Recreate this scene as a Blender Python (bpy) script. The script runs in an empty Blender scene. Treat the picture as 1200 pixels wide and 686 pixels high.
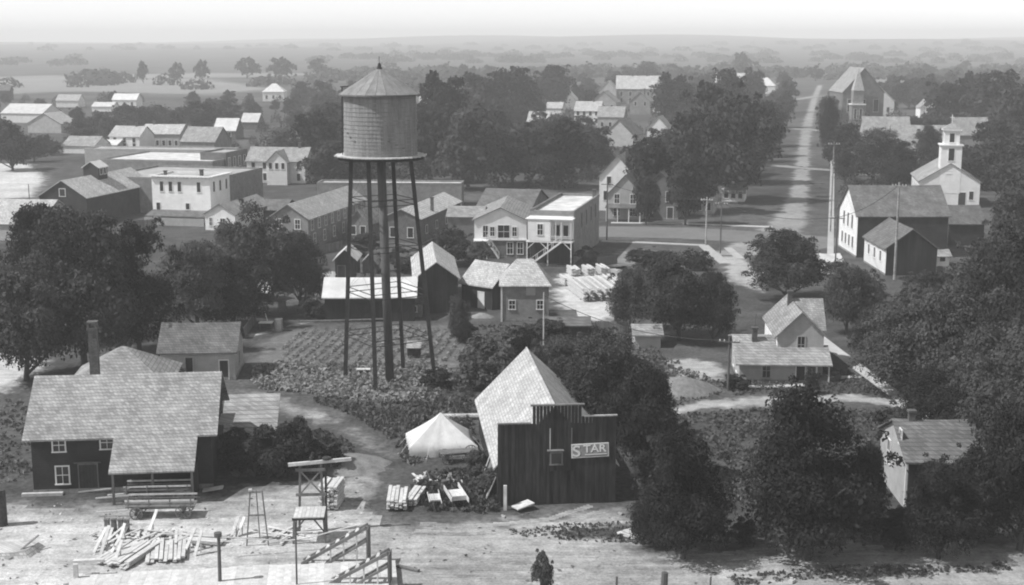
import bpy, math, random
import numpy as np
from mathutils import Vector, Matrix
R = math.radians
sc = bpy.context.scene
COL = sc.collection

# ------------------------------------------------------------------ camera
H, F, PCX, PCY = 36.0, 1600.0, 600.0, 343.0          # eye height (m), focal length and centre in photo pixels
PITCH = math.atan2(298.0, F)
SP, CP = math.sin(PITCH), math.cos(PITCH)
cam_d = bpy.data.cameras.new('camera'); cam = bpy.data.objects.new('camera', cam_d); COL.objects.link(cam)
cam.location = (0, 0, H); cam.rotation_euler = (math.pi/2 - PITCH, 0, 0)
cam_d.sensor_width = 36; cam_d.lens = F/1200*36; cam_d.clip_end = 20000; cam_d.clip_start = .5
sc.camera = cam

# ------------------------------------------------------------------ sky, sun, exposure
SUN_EL, SUN_AZ = 52, -105                              # from the left of the view
w = bpy.data.worlds.new('World'); sc.world = w; w.use_nodes = True
nt = w.node_tree; nt.nodes.clear()
sky = nt.nodes.new('ShaderNodeTexSky'); sky.sky_type = 'NISHITA'; sky.sun_disc = False
sky.sun_elevation = R(SUN_EL); sky.sun_rotation = R(SUN_AZ); sky.air_density = .7; sky.dust_density = 0.0
sp = nt.nodes.new('ShaderNodeSeparateColor')          # blue-sensitive plate: no colour, pale skies
bw = nt.nodes.new('ShaderNodeMath'); bw.operation = 'MULTIPLY_ADD'; bw.inputs[1].default_value = .8
b3 = nt.nodes.new('ShaderNodeMath'); b3.operation = 'MULTIPLY'; b3.inputs[1].default_value = .2
bg = nt.nodes.new('ShaderNodeBackground'); bg.inputs[1].default_value = .12
wo = nt.nodes.new('ShaderNodeOutputWorld')
nt.links.new(sky.outputs[0], sp.inputs[0]); nt.links.new(sp.outputs['Green'], b3.inputs[0]); nt.links.new(sp.outputs['Blue'], bw.inputs[0]); nt.links.new(b3.outputs[0], bw.inputs[2]); nt.links.new(bw.outputs[0], bg.inputs[0]); nt.links.new(bg.outputs[0], wo.inputs[0])
sd = bpy.data.lights.new('sun', 'SUN'); sd.energy = 3.5; sd.angle = R(.6); sd.color = (1, 1, 1)
sun = bpy.data.objects.new('sun', sd); COL.objects.link(sun)
az = R(SUN_AZ); el = R(SUN_EL)
SD = Vector((math.sin(az)*math.cos(el), math.cos(az)*math.cos(el), math.sin(el)))
sun.rotation_euler = (-SD).to_track_quat('-Z', 'Y').to_euler(); sun.location = (-80, 100, 120)
vs = sc.view_settings; vs.view_transform = 'Standard'; vs.look = 'None'; vs.gamma = 1; vs.use_curve_mapping = False
vs.exposure = .45
try:
    sc.cycles.use_denoising = True
    sc.cycles.max_bounces = 6; sc.cycles.diffuse_bounces = 3; sc.cycles.transparent_max_bounces = 4
    sc.cycles.volume_bounces = 3; sc.cycles.transmission_bounces = 2; sc.cycles.glossy_bounces = 2
    sc.cycles.filter_width = 2.0
except Exception: pass

# ------------------------------------------------------------------ picture <-> place
def ray(px, py):
    xc = (px-PCX)/F; yc = (PCY-py)/F
    return xc, CP + yc*SP, -SP + yc*CP
def gp(px, py, z=0.0):                                # where the sight line meets height z
    x, y, dz = ray(px, py); t = (z-H)/dz
    return Vector((x*t, y*t, z))
def zat(P, py):                                       # height above P that shows at picture row py
    yc = (PCY-py)/F
    return H + P.y*(yc*CP - SP)/(CP + yc*SP)
def pxm(py):                                          # pixels per metre on the ground at that row
    P = gp(PCX, py); return F/(P.y*CP + H*SP)
def proj(P):
    zc = P.y*CP + (H-P.z)*SP
    return PCX + F*P.x/zc, PCY - F*(P.y*SP + (P.z-H)*CP)/zc
def span(xl, xr, yb, rot):                            # a wall foot between two picture columns
    P = gp((xl+xr)/2, yb); e = Vector((math.cos(R(rot)), math.sin(R(rot)), 0)); ts = []
    for px in (xl, xr):
        k = (px-PCX)/F
        ts.append((k*(P.y*CP + H*SP) - P.x)/(e.x - k*e.y*CP))
    return P + e*((ts[0]+ts[1])/2), ts[1]-ts[0]

# ------------------------------------------------------------------ materials
MATS = {}
def _n(nt, t, **kw):
    n = nt.nodes.new(t)
    for k, v in kw.items(): setattr(n, k, v)
    return n
def mat(name, v, var=.25, scale=1.2, pat=None, rough=.85, bump=.4, pscale=1.0, spec=.25, fine=7.0, trans=0, streak=False):
    """grey v with mottling; pat = clap / shingle / brick / vboard gives fine relief in metres"""
    if name in MATS: return MATS[name]
    m = bpy.data.materials.new(name); m.use_nodes = True; nt = m.node_tree; L = nt.links.new
    b = nt.nodes['Principled BSDF']; b.inputs['Roughness'].default_value = rough
    b.inputs['Specular IOR Level'].default_value = spec
    tc = _n(nt, 'ShaderNodeTexCoord'); oi = _n(nt, 'ShaderNodeObjectInfo')
    off = _n(nt, 'ShaderNodeVectorMath', operation='SCALE'); off.inputs[0].default_value = (37, 19, 11); L(oi.outputs['Random'], off.inputs['Scale'])
    co = _n(nt, 'ShaderNodeVectorMath', operation='ADD'); L(tc.outputs['Object'], co.inputs[0]); L(off.outputs[0], co.inputs[1])
    src = co.outputs[0]
    if streak:
        mp = _n(nt, 'ShaderNodeVectorMath', operation='MULTIPLY'); mp.inputs[1].default_value = (1, 1, .12); L(src, mp.inputs[0]); src = mp.outputs[0]
    n1 = _n(nt, 'ShaderNodeTexNoise'); n1.inputs['Scale'].default_value = scale; n1.inputs['Detail'].default_value = 5; L(src, n1.inputs['Vector'])
    n2 = _n(nt, 'ShaderNodeTexNoise'); n2.inputs['Scale'].default_value = fine; n2.inputs['Detail'].default_value = 3; L(src, n2.inputs['Vector'])
    mx = _n(nt, 'ShaderNodeMath', operation='MULTIPLY_ADD'); L(n2.outputs['Fac'], mx.inputs[0]); mx.inputs[1].default_value = .6; L(n1.outputs['Fac'], mx.inputs[2])
    mr = _n(nt, 'ShaderNodeMapRange'); mr.inputs['From Min'].default_value = .5; mr.inputs['From Max'].default_value = 1.1
    mr.inputs['To Min'].default_value = v*(1-var); mr.inputs['To Max'].default_value = v*(1+var); L(mx.outputs[0], mr.inputs['Value'])
    col = mr.outputs[0]; hgt = None
    if pat:
        sx = _n(nt, 'ShaderNodeSeparateXYZ'); L(tc.outputs['Object'], sx.inputs[0])
        ad = _n(nt, 'ShaderNodeMath', operation='ADD'); L(sx.outputs[0], ad.inputs[0]); L(sx.outputs[1], ad.inputs[1])
        cb = _n(nt, 'ShaderNodeCombineXYZ'); L(ad.outputs[0], cb.inputs[0]); L(sx.outputs[2], cb.inputs[1])
        bt = _n(nt, 'ShaderNodeTexBrick'); L(cb.outputs[0], bt.inputs['Vector']); bt.inputs['Scale'].default_value = 1.0/pscale
        d = {'clap': (4.5, .16, .01, .95), 'shingle': (.3, .2, .018, .62), 'brick': (.45, .14, .012, .9), 'vboard': (.26, 30, .012, .7), 'stone': (.8, .4, .02, .75)}[pat]
        bt.inputs['Brick Width'].default_value, bt.inputs['Row Height'].default_value, bt.inputs['Mortar Size'].default_value = d[:3]
        bt.inputs['Color1'].default_value = (1, 1, 1, 1); bt.inputs['Color2'].default_value = (d[3],)*3+(1,); bt.inputs['Mortar'].default_value = (.45, .45, .45, 1)
        mm = _n(nt, 'ShaderNodeMath', operation='MULTIPLY'); L(col, mm.inputs[0]); L(bt.outputs['Color'], mm.inputs[1]); col = mm.outputs[0]
        hgt = bt.outputs['Fac']
    n3 = _n(nt, 'ShaderNodeTexNoise'); n3.inputs['Scale'].default_value = .35; n3.inputs['Detail'].default_value = 6; n3.inputs['Roughness'].default_value = .65; L(co.outputs[0], n3.inputs['Vector'])
    r3 = _n(nt, 'ShaderNodeMapRange'); r3.inputs['From Min'].default_value = .35; r3.inputs['From Max'].default_value = .65; r3.inputs['To Min'].default_value = 1-var*.4; r3.inputs['To Max'].default_value = 1+var*.35; L(n3.outputs['Fac'], r3.inputs['Value'])
    m3 = _n(nt, 'ShaderNodeMath', operation='MULTIPLY'); L(col, m3.inputs[0]); L(r3.outputs[0], m3.inputs[1]); col = m3.outputs[0]
    rv = _n(nt, 'ShaderNodeMapRange'); rv.inputs['To Min'].default_value = .9; rv.inputs['To Max'].default_value = 1.1; L(oi.outputs['Random'], rv.inputs['Value'])
    m2 = _n(nt, 'ShaderNodeMath', operation='MULTIPLY'); L(col, m2.inputs[0]); L(rv.outputs[0], m2.inputs[1])
    L(m2.outputs[0], b.inputs['Base Color'])
    if bump:
        bp = _n(nt, 'ShaderNodeBump'); bp.inputs['Strength'].default_value = bump; bp.inputs['Distance'].default_value = .03
        if hgt is not None:
            sb = _n(nt, 'ShaderNodeMath', operation='SUBTRACT'); L(n2.outputs['Fac'], sb.inputs[0]); L(hgt, sb.inputs[1]); L(sb.outputs[0], bp.inputs['Height'])
        else: L(n2.outputs['Fac'], bp.inputs['Height'])
        L(bp.outputs[0], b.inputs['Normal'])
    if trans:
        tr = _n(nt, 'ShaderNodeBsdfTranslucent'); L(m2.outputs[0], tr.inputs[0]); ms = _n(nt, 'ShaderNodeMixShader'); ms.inputs[0].default_value = trans
        out = nt.nodes['Material Output']; L(b.outputs[0], ms.inputs[1]); L(tr.outputs[0], ms.inputs[2]); L(ms.outputs[0], out.inputs[0])
    MATS[name] = m; return m
M = {
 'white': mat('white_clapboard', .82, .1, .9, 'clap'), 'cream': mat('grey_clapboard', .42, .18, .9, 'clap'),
 'trim': mat('white_trim', .72, .1, 2), 'brick': mat('brick', .17, .25, 1, 'brick'), 'brickpale': mat('pale_brick', .27, .25, 1, 'brick'),
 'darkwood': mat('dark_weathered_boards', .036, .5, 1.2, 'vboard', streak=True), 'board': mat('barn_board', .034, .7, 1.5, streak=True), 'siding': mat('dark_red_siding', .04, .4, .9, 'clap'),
 'shingle': mat('weathered_shingles', .36, .26, .7, 'shingle'), 'shingle_dark': mat('dark_shingles', .17, .25, .7, 'shingle'), 'shingle_pale': mat('pale_shingles', .54, .2, .6, 'shingle'),
 'tin': mat('pale_tin_roof', .58, .2, .6, rough=.5), 'tar': mat('gravel_roof', .38, .3, .4), 'limeroof': mat('whitened_roof', .62, .35, .5),
 'glass': mat('window_glass', .03, .3, 2, rough=.15, spec=.5, bump=0), 'darkdoor': mat('dark_door', .05, .3, 2, 'vboard'),
 'stone': mat('foundation_stone', .25, .3, 2, 'stone'), 'chimney': mat('chimney_brick', .12, .4, 2, 'brick'),
 'stave': mat('tank_stave', .24, .35, 1.5, streak=True), 'iron': mat('dark_iron', .035, .4, 3, rough=.6), 'tankroof': mat('tank_roof_boards', .22, .3, 1.2, streak=True),
 'canvas': mat('tent_canvas', .85, .12, 1.5, trans=.25), 'lumber': mat('fresh_lumber', .55, .25, 2, bump=.2), 'oldwood': mat('old_wood', .16, .4, 2, streak=True), 'pole': mat('pole_wood', .1, .4, 2, streak=True),
 'leaf': mat('foliage', .052, .6, 5, bump=0, spec=.15, rough=.7, fine=16, trans=.25), 'leaf2': mat('foliage_pale', .085, .5, 5, bump=0, spec=.15, rough=.7, fine=16, trans=.25),
 'leaf3': mat('foliage_dark', .032, .55, 5, bump=0, spec=.1, rough=.8, fine=16, trans=.2), 'bark': mat('bark', .06, .4, 3),
 'crop': mat('crop_leaves', .27, .4, 1, bump=0, rough=.7, trans=.25), 'grassblade': mat('grass_blades', .13, .45, .3, bump=0, rough=.8, trans=.2),
 'concrete': mat('walk_concrete', .42, .18, 1), 'hay': mat('dry_heap', .22, .3, 3), 'sign_bg': mat('sign_board', .3, .2, 3), 'paint': mat('white_paint', .78, .1, 4), 'ink': mat('black_paint', .03, .2, 4),
 'rope': mat('rope', .6, .1, 3), 'barrel': mat('barrel', .1, .3, 3),
}
def soil(name, v, grass_v=.085, soft=1.2, nz=1.5, var=.3, big=.05, bare=False):
    """ground: grass, turning to bare soil of grey v with the distance (m) from a sheet's edge"""
    if name in MATS: return MATS[name]
    m = bpy.data.materials.new(name); m.use_nodes = True; nt = m.node_tree; L = nt.links.new
    b = nt.nodes['Principled BSDF']; b.inputs['Roughness'].default_value = .95; b.inputs['Specular IOR Level'].default_value = .1
    g = _n(nt, 'ShaderNodeNewGeometry')
    def noise(s, d=6, r=.55):
        n = _n(nt, 'ShaderNodeTexNoise'); n.inputs['Scale'].default_value = s; n.inputs['Detail'].default_value = d; n.inputs['Roughness'].default_value = r
        L(g.outputs['Position'], n.inputs['Vector']); return n.outputs['Fac']
    def rng(x, a, b_, c, d):
        n = _n(nt, 'ShaderNodeMapRange'); n.inputs['From Min'].default_value = a; n.inputs['From Max'].default_value = b_
        n.inputs['To Min'].default_value = c; n.inputs['To Max'].default_value = d; L(x, n.inputs['Value']); return n.outputs[0]
    def mth(op, a, b_):
        n = _n(nt, 'ShaderNodeMath', operation=op)
        for i, q in enumerate((a, b_)):
            if isinstance(q, (int, float)): n.inputs[i].default_value = q
            else: L(q, n.inputs[i])
        return n.outputs[0]
    gr = mth('MULTIPLY', mth('MULTIPLY', rng(noise(.02, 4), .3, .7, .6, 1.5), rng(noise(.25, 6), .3, .7, .65, 1.4)), rng(noise(2.2, 4, .7), .3, .7, .55*grass_v, 1.5*grass_v))
    far = mth('MULTIPLY', mth('MULTIPLY', rng(noise(big, 6), .3, .7, 1-var*.5, 1+var*.5), rng(noise(.8, 8, .78), .3, .7, 1-var, 1+var)), v)
    far = mth('MULTIPLY', far, mth('MULTIPLY', rng(noise(5, 4, .75), .32, .68, 1-var*.75, 1+var*.75), rng(noise(.16, 5, .6), .35, .65, 1-var*.4, 1+var*.4)))
    sv = _n(nt, 'ShaderNodeVectorMath', operation='MULTIPLY'); sv.inputs[1].default_value = (.1, 1.3, 1); L(g.outputs['Position'], sv.inputs[0])
    sn = _n(nt, 'ShaderNodeTexNoise'); sn.inputs['Scale'].default_value = 1.1; sn.inputs['Detail'].default_value = 6; sn.inputs['Roughness'].default_value = .7; L(sv.outputs[0], sn.inputs['Vector'])
    far = mth('MULTIPLY', far, rng(sn.outputs['Fac'], .35, .65, 1-var*.55, 1+var*.4))
    if bare: gr = mth('MULTIPLY', far, grass_v/v)    # edge melts into bare soil instead of grass
    at = _n(nt, 'ShaderNodeAttribute'); at.attribute_name = 'edge'
    k = mth('ADD', at.outputs['Fac'], mth('MULTIPLY', mth('SUBTRACT', noise(.5, 6, .65), .5), nz*4))
    fac = rng(k, nz*.5, nz*.5+soft, 0, 1)
    mx = _n(nt, 'ShaderNodeMix', data_type='FLOAT'); L(fac, mx.inputs[0]); L(gr, mx.inputs[2]); L(far, mx.inputs[3]); L(mx.outputs[0], b.inputs['Base Color'])
    bp = _n(nt, 'ShaderNodeBump'); bp.inputs['Strength'].default_value = .6; bp.inputs['Distance'].default_value = .12; L(noise(1.6, 5, .7), bp.inputs['Height']); L(bp.outputs[0], b.inputs['Normal'])
    MATS[name] = m; return m

# ------------------------------------------------------------------ mesh helpers
class MB:
    def __init__(s): s.v = []; s.f = []
    def add(s, vs_, fs):
        o = len(s.v); s.v += [tuple(q) for q in vs_]; s.f += [tuple(i+o for i in f) for f in fs]; return s
    def box(s, c, d, rz=0):
        x, y, z = d[0]/2, d[1]/2, d[2]/2; ca, sa = math.cos(rz), math.sin(rz); vs_ = []
        for k in (-z, z):
            for a, b_ in ((-x, -y), (x, -y), (x, y), (-x, y)): vs_.append((c[0]+a*ca-b_*sa, c[1]+a*sa+b_*ca, c[2]+k))
        return s.add(vs_, [(3, 2, 1, 0), (4, 5, 6, 7), (0, 1, 5, 4), (1, 2, 6, 5), (2, 3, 7, 6), (3, 0, 4, 7)])
    def beam(s, a, b_, w_, h_=None):
        a = Vector(a); b_ = Vector(b_); h_ = h_ or w_; d = (b_-a).normalized()
        up = Vector((0, 0, 1)) if abs(d.z) < .95 else Vector((0, 1, 0))
        r = d.cross(up).normalized()*w_/2; u = r.cross(d).normalized()*h_/2
        vs_ = [a-r-u, a+r-u, a+r+u, a-r+u, b_-r-u, b_+r-u, b_+r+u, b_-r+u]
        return s.add(vs_, [(0, 1, 2, 3), (7, 6, 5, 4), (0, 4, 5, 1), (1, 5, 6, 2), (2, 6, 7, 3), (3, 7, 4, 0)])
    def tube(s, pts, rads, n=8, cap=True):
        pts = [Vector(p) for p in pts]; o = len(s.v); k = len(pts)
        for i, p in enumerate(pts):
            d = (pts[min(i+1, k-1)]-pts[max(i-1, 0)]).normalized(); up = Vector((0, 0, 1)) if abs(d.z) < .9 else Vector((1, 0, 0))
            a = d.cross(up).normalized(); b_ = d.cross(a).normalized(); r = rads[i] if isinstance(rads, (list, tuple)) else rads
            for j in range(n):
                t = 2*math.pi*j/n; s.v.append(tuple(p+a*math.cos(t)*r+b_*math.sin(t)*r))
        for i in range(k-1):
            for j in range(n): s.f.append((o+i*n+j, o+i*n+(j+1) % n, o+(i+1)*n+(j+1) % n, o+(i+1)*n+j))
        if cap: s.f.append(tuple(o+j for j in range(n))); s.f.append(tuple(o+(k-1)*n+j for j in reversed(range(n))))
        return s
    def lathe(s, prof, n=32, c=(0, 0)):
        o = len(s.v)
        for r, z in prof:
            for j in range(n):
                t = 2*math.pi*j/n; s.v.append((c[0]+r*math.cos(t), c[1]+r*math.sin(t), z))
        for i in range(len(prof)-1):
            for j in range(n): s.f.append((o+i*n+j, o+i*n+(j+1) % n, o+(i+1)*n+(j+1) % n, o+(i+1)*n+j))
        return s
    def prism(s, prof, y0, y1, axis='y'):             # closed profile (a, z) swept along y, or along x
        n = len(prof)
        if axis == 'y': vs_ = [(a, y0, z) for a, z in prof] + [(a, y1, z) for a, z in prof]
        else: vs_ = [(y0, a, z) for a, z in prof] + [(y1, a, z) for a, z in prof]
        return s.add(vs_, [tuple(range(n)), tuple(range(2*n-1, n-1, -1))] + [(i, i+n, (i+1) % n+n, (i+1) % n) for i in range(n)])
    def mesh(s, name):
        me = bpy.data.meshes.new(name); me.from_pydata(s.v, [], s.f); me.update()
        import bmesh
        b = bmesh.new(); b.from_mesh(me); bmesh.ops.recalc_face_normals(b, faces=b.faces); b.to_mesh(me); b.free(); return me
    def build(s, name, m, parent=None, smooth=False):
        me = s.mesh(name); me.materials.append(M[m] if isinstance(m, str) else m)
        if smooth: me.shade_smooth()
        return link(name, me, parent)
def link(name, me, parent=None, loc=None, rz=0):
    o = bpy.data.objects.new(name, me); COL.objects.link(o)
    if parent: o.parent = parent
    if loc is not None: o.location = loc
    if rz: o.rotation_euler = (0, 0, rz)
    return o
def tag(o, label, cat, group=None, kind=None):
    o['label'] = label; o['category'] = cat
    if group: o['group'] = group
    if kind: o['kind'] = kind
    return o
def thing(name, label, cat, loc, rz=0, group=None):
    o = link(name, None, None, loc, rz); return tag(o, label, cat, group)
def copy_tree(o, parent=None):
    c = o.copy(); COL.objects.link(c); c.parent = parent
    for ch in list(o.children): copy_tree(ch, c)
    return c
def sharedbox(cache, key, dims, m):
    if key not in cache:
        me = MB().box((0, 0, 0), dims).mesh(key); me.materials.append(M[m]); cache[key] = me
    return cache[key]
BOXES = {}

# ------------------------------------------------------------------ windows, doors, roofs, houses
WIN = {}
def win_meshes(w_, h_, frame, mun):
    k = (round(w_, 2), round(h_, 2), frame, mun)
    if k not in WIN:
        t = .11; a = MB()
        a.box((-w_/2-t/2, -.03, 0), (t, .08, h_+2*t)); a.box((w_/2+t/2, -.03, 0), (t, .08, h_+2*t))
        a.box((0, -.031, h_/2+t/2), (w_-.004, .08, t)); a.box((0, -.05, -h_/2-t/2), (w_+.3, .14, t*.9))
        if mun: a.box((0, -.021, 0), (w_-.004, .05, .06)); a.box((0, -.022, 0), (.05, .05, h_-.004))
        f = a.mesh('window'); f.materials.append(M[frame])
        p = MB().box((0, -.008, 0), (w_-.01, .012, h_-.01)).mesh('pane'); p.materials.append(M['glass']); WIN[k] = (f, p)
    return WIN[k]
def window(parent, face, u, z, w_, h_, W, D, frame='trim', mun=True, y0=0, name='window', pane=True):
    f, p = win_meshes(w_, h_, frame, mun)
    loc, rz = {'F': ((u, y0-.002, z), 0), 'B': ((-u, D+.002, z), math.pi), 'R': ((W/2+.002, D/2+u, z), math.pi/2), 'L': ((-W/2-.002, D/2-u, z), -math.pi/2)}[face]
    o = link(name, f, parent, loc, rz)
    if pane: link('pane', p, o)
    return o
def door(parent, face, u, w_, h_, W, D, m='darkdoor', frame='trim', z0=0.05):
    t = .1; a = MB(); a.box((-w_/2-t/2, -.03, h_/2), (t, .08, h_)); a.box((w_/2+t/2, -.03, h_/2), (t, .08, h_)); a.box((0, -.03, h_+t/2), (w_+2*t, .08, t))
    loc, rz = {'F': ((u, -.002, z0), 0), 'B': ((-u, D+.002, z0), math.pi), 'R': ((W/2+.002, D/2+u, z0), math.pi/2), 'L': ((-W/2-.002, D/2-u, z0), -math.pi/2)}[face]
    d = MB().box((0, -.012, h_/2), (w_-.004, .02, h_-.004)).build('door', m, parent); d.location = loc; d.rotation_euler.z = rz
    a.build('door_frame', frame, d)
    return d
def gable_roof(W, D, ze, zr, o, axis, t=.14, xo=0, y0=0):
    a = MB()
    half, lo, hi = (W/2, y0-o, y0+D+o) if axis == 'y' else (D/2, xo-W/2-o, xo+W/2+o)
    c = xo if axis == 'y' else y0+D/2; sl = (zr-ze)/half; e = ze-o*sl+.02; r = zr+.02
    prof = [(c-half-o, e), (c, r), (c+half+o, e), (c+half+o, e+t), (c, r+t), (c-half-o, e+t)]
    q = random.Random(int((W+D*7+zr*13)*100)); sg = q.uniform(.04, .13); ns = 6; vs_ = []; n6 = len(prof)
    for k in range(ns+1):
        f = k/ns; d = lo+(hi-lo)*f; dz = -sg*math.sin(f*math.pi)+q.uniform(-.02, .02)
        for i, (p, z) in enumerate(prof): zz = z+dz*(1 if i in (1, 4) else .35); vs_.append((p, d, zz) if axis == 'y' else (d, p, zz))
    fs = [tuple(range(n6)), tuple(range(n6*(ns+1)-1, n6*ns-1, -1))]+[(k*n6+i, (k+1)*n6+i, (k+1)*n6+(i+1) % n6, k*n6+(i+1) % n6) for k in range(ns) for i in range(n6)]
    return a.add(vs_, fs)
def hip_roof(W, D, ze, zr, o, t=.12, ridge=None):
    a = MB(); x, y0, y1 = W/2+o, -o, D+o; r = ridge/2 if ridge is not None else max(W/2-D/2, .1); c = D/2
    if W >= D or ridge is not None: top = [(-r, c, zr), (r, c, zr)]
    else: top = [(0, W/2, zr), (0, D-W/2, zr)]
    b = [(-x, y0, ze), (x, y0, ze), (x, y1, ze), (-x, y1, ze)]; b2 = [(p, q, k+t) for p, q, k in b]
    fs = [(3, 2, 1, 0), (0, 1, 5, 4), (1, 2, 6, 5), (2, 3, 7, 6), (3, 0, 4, 7)]
    fs += [(4, 5, 9, 8), (5, 6, 9), (6, 7, 8, 9), (7, 4, 8)] if (W >= D or ridge is not None) else [(4, 5, 8), (5, 6, 9, 8), (6, 7, 9), (7, 4, 8, 9)]
    return a.add(b+b2+top, fs)
def wall_mesh(W, D, ze, zr, kind, xo=0, y0=0):
    a = MB()
    if kind == 'y': a.prism([(xo-W/2, 0), (xo+W/2, 0), (xo+W/2, ze), (xo, zr), (xo-W/2, ze)], y0, y0+D)
    elif kind == 'x': a.prism([(y0, 0), (y0+D, 0), (y0+D, ze), (y0+D/2, zr), (y0, ze)], xo-W/2, xo+W/2, 'x')
    elif kind == 'shed': a.prism([(y0, 0), (y0+D, 0), (y0+D, zr), (y0, ze)], xo-W/2, xo+W/2, 'x')
    else: a.box((xo, y0+D/2, ze/2), (W, D, ze))
    return a
def chimney(parent, x, y, z0, z1, s=.7, m='chimney'):
    c = MB().box((x, y, (z0+z1)/2), (s, s, z1-z0)).build('chimney', m, parent)
    MB().box((x, y, z1+.06), (s+.18, s+.18, .18)).build('chimney_cap', m, c); return c
HB = []
def house(name, label, xl, xr, yb, ye, yr, depth, kind='x', rot=-13, wall='white', roof='shingle', wins=(), doors=(), chim=(), over=.35, cat='house', frame='trim', mun=False, base=True, ridge=None, group=None):
    P, W = span(xl, xr, yb, rot); n = Vector((-math.sin(R(rot)), math.cos(R(rot)), 0))
    ze = max(zat(P, ye), 1.6)
    Q = P + n*(depth if kind == 'shed' else depth/2 if kind in ('x', 'hip') else 0)
    zr = max(zat(Q, yr), ze+.5) if yr is not None else ze
    HB.append((xl, xr, yr if yr is not None else ye, ye, yb, P.y, P+n*depth/2, max(W, depth)/2, name))
    t = thing(name, label, cat, P, R(rot), group)
    wall_mesh(W, depth, ze, zr, kind).build('wall', wall, t)
    if kind in 'xy': rf = gable_roof(W, depth, ze, zr, over, kind).build('roof', roof, t)
    elif kind == 'hip': rf = hip_roof(W, depth, ze+.01, zr, over, ridge=ridge).build('roof', roof, t)
    elif kind == 'shed':
        sl = (zr-ze)/depth
        rf = MB().prism([(-over, ze-over*sl+.02), (depth+over, zr+over*sl+.02), (depth+over, zr+over*sl+.16), (-over, ze-over*sl+.16)], -W/2-over, W/2+over, 'x').build('roof', roof, t)
    else:
        rf = MB().box((0, depth/2, ze+.05), (W-.5, depth-.5, .1)).build('roof', roof, t)
        p = MB()
        for c, d in (((0, .12, ze+.25), (W+.1, .3, .5)), ((0, depth-.12, ze+.25), (W+.1, .3, .5)), ((-W/2+.12, depth/2, ze+.25), (.3, depth-.36, .5)), ((W/2-.12, depth/2, ze+.25), (.3, depth-.36, .5))): p.box(c, d)
        p.build('parapet', wall, t)
    if base and pxm(yb) > 4: MB().box((0, depth/2, .14), (W+.1, depth+.1, .32)).build('foundation', 'stone', t)
    for q in wins:
        face, cnt, z, ww, hh = q[:5]; off = q[5] if len(q) > 5 else 0; wid = (q[6] if len(q) > 6 else None) or (W if face in 'FB' else depth)
        if z < 0: z = ze+z
        for i in range(cnt): window(t, face, off + (i-(cnt-1)/2)*wid/(cnt+.15), z, ww, hh, W, depth, frame, mun)
    for q in doors: door(t, q[0], q[1], q[2], q[3], W, depth, *(q[4:]))
    for cx, cy, top in chim:
        yy = depth*cy; hh = zr - abs(cy-.5)*2*(zr-ze) if kind == 'x' else zr - abs(cx)/(W/2)*(zr-ze)
        chimney(t, cx, yy, hh-.6, zr+top)
    t['W'] = W; t['D'] = depth; t['ze'] = ze; t['zr'] = zr
    return t

# ------------------------------------------------------------------ ground sheets
def vnoise(x, y, s=1.0, seed=0):
    return (np.sin(x*s*1.3+seed)*np.cos(y*s*1.1-seed*2) + .6*np.sin(x*s*2.9+y*s*2.1+seed*3) + .4*np.sin(y*s*4.7-x*s*3.3+seed))/2
def sdist(X, Y, poly):
    d = np.full(X.shape, 1e9); ins = np.zeros(X.shape, bool); n = len(poly)
    for i in range(n):
        ax, ay = poly[i]; bx, by = poly[(i+1) % n]; ex, ey = bx-ax, by-ay
        t = np.clip(((X-ax)*ex+(Y-ay)*ey)/(ex*ex+ey*ey+1e-9), 0, 1); d = np.minimum(d, np.hypot(X-ax-t*ex, Y-ay-t*ey))
        c = ((ay > Y) != (by > Y)) & (X < (bx-ax)*(Y-ay)/(by-ay+1e-12)+ax); ins ^= c
    return np.where(ins, d, -d)
def sheet(name, poly, z, m, res=1.0, pix=True, jit=.8):
    if not isinstance(poly, tuple): poly = [tuple(gp(*p)[:2]) for p in poly]
    xs = [p[0] for p in poly]; ys = [p[1] for p in poly]
    gx = np.arange(min(xs)-res*2, max(xs)+res*3, res); gy = np.arange(min(ys)-res*2, max(ys)+res*3, res)
    X, Y = np.meshgrid(gx, gy); D = sdist(X, Y, poly) + jit*vnoise(X, Y, .35, 1)
    idx = -np.ones(X.shape, int); vs_ = []; at = []; fs = []
    keep = D > -res
    cell = keep[:-1, :-1] & keep[1:, :-1] & keep[:-1, 1:] & keep[1:, 1:]
    use = np.zeros(X.shape, bool)
    use[:-1, :-1] |= cell; use[1:, :-1] |= cell; use[:-1, 1:] |= cell; use[1:, 1:] |= cell
    idx[use] = np.arange(use.sum())
    vs_ = np.stack([X[use], Y[use], np.full(use.sum(), z)], 1).tolist(); at = np.maximum(D[use], 0)
    j, i = np.nonzero(cell)
    fs = np.stack([idx[j, i], idx[j, i+1], idx[j+1, i+1], idx[j+1, i]], 1).tolist()
    me = bpy.data.meshes.new(name); me.from_pydata(vs_, [], fs); me.materials.append(m)
    a = me.attributes.new('edge', 'FLOAT', 'POINT'); a.data.foreach_set('value', at.astype(np.float32))
    o = link(name, me); o['kind'] = 'structure'; return o
def strip(pts, wid, pix=True):
    P = [gp(*p) if pix else Vector((p[0], p[1], 0)) for p in pts]; l = []; r = []
    for i, p in enumerate(P):
        d = (P[min(i+1, len(P)-1)]-P[max(i-1, 0)]).normalized(); n = Vector((-d.y, d.x, 0)); ww = wid[i] if isinstance(wid, (list, tuple)) else wid
        l.append((p+n*ww/2)[:2]); r.append((p-n*ww/2)[:2])
    return tuple(l + r[::-1])                          # a tuple is already in metres
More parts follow.
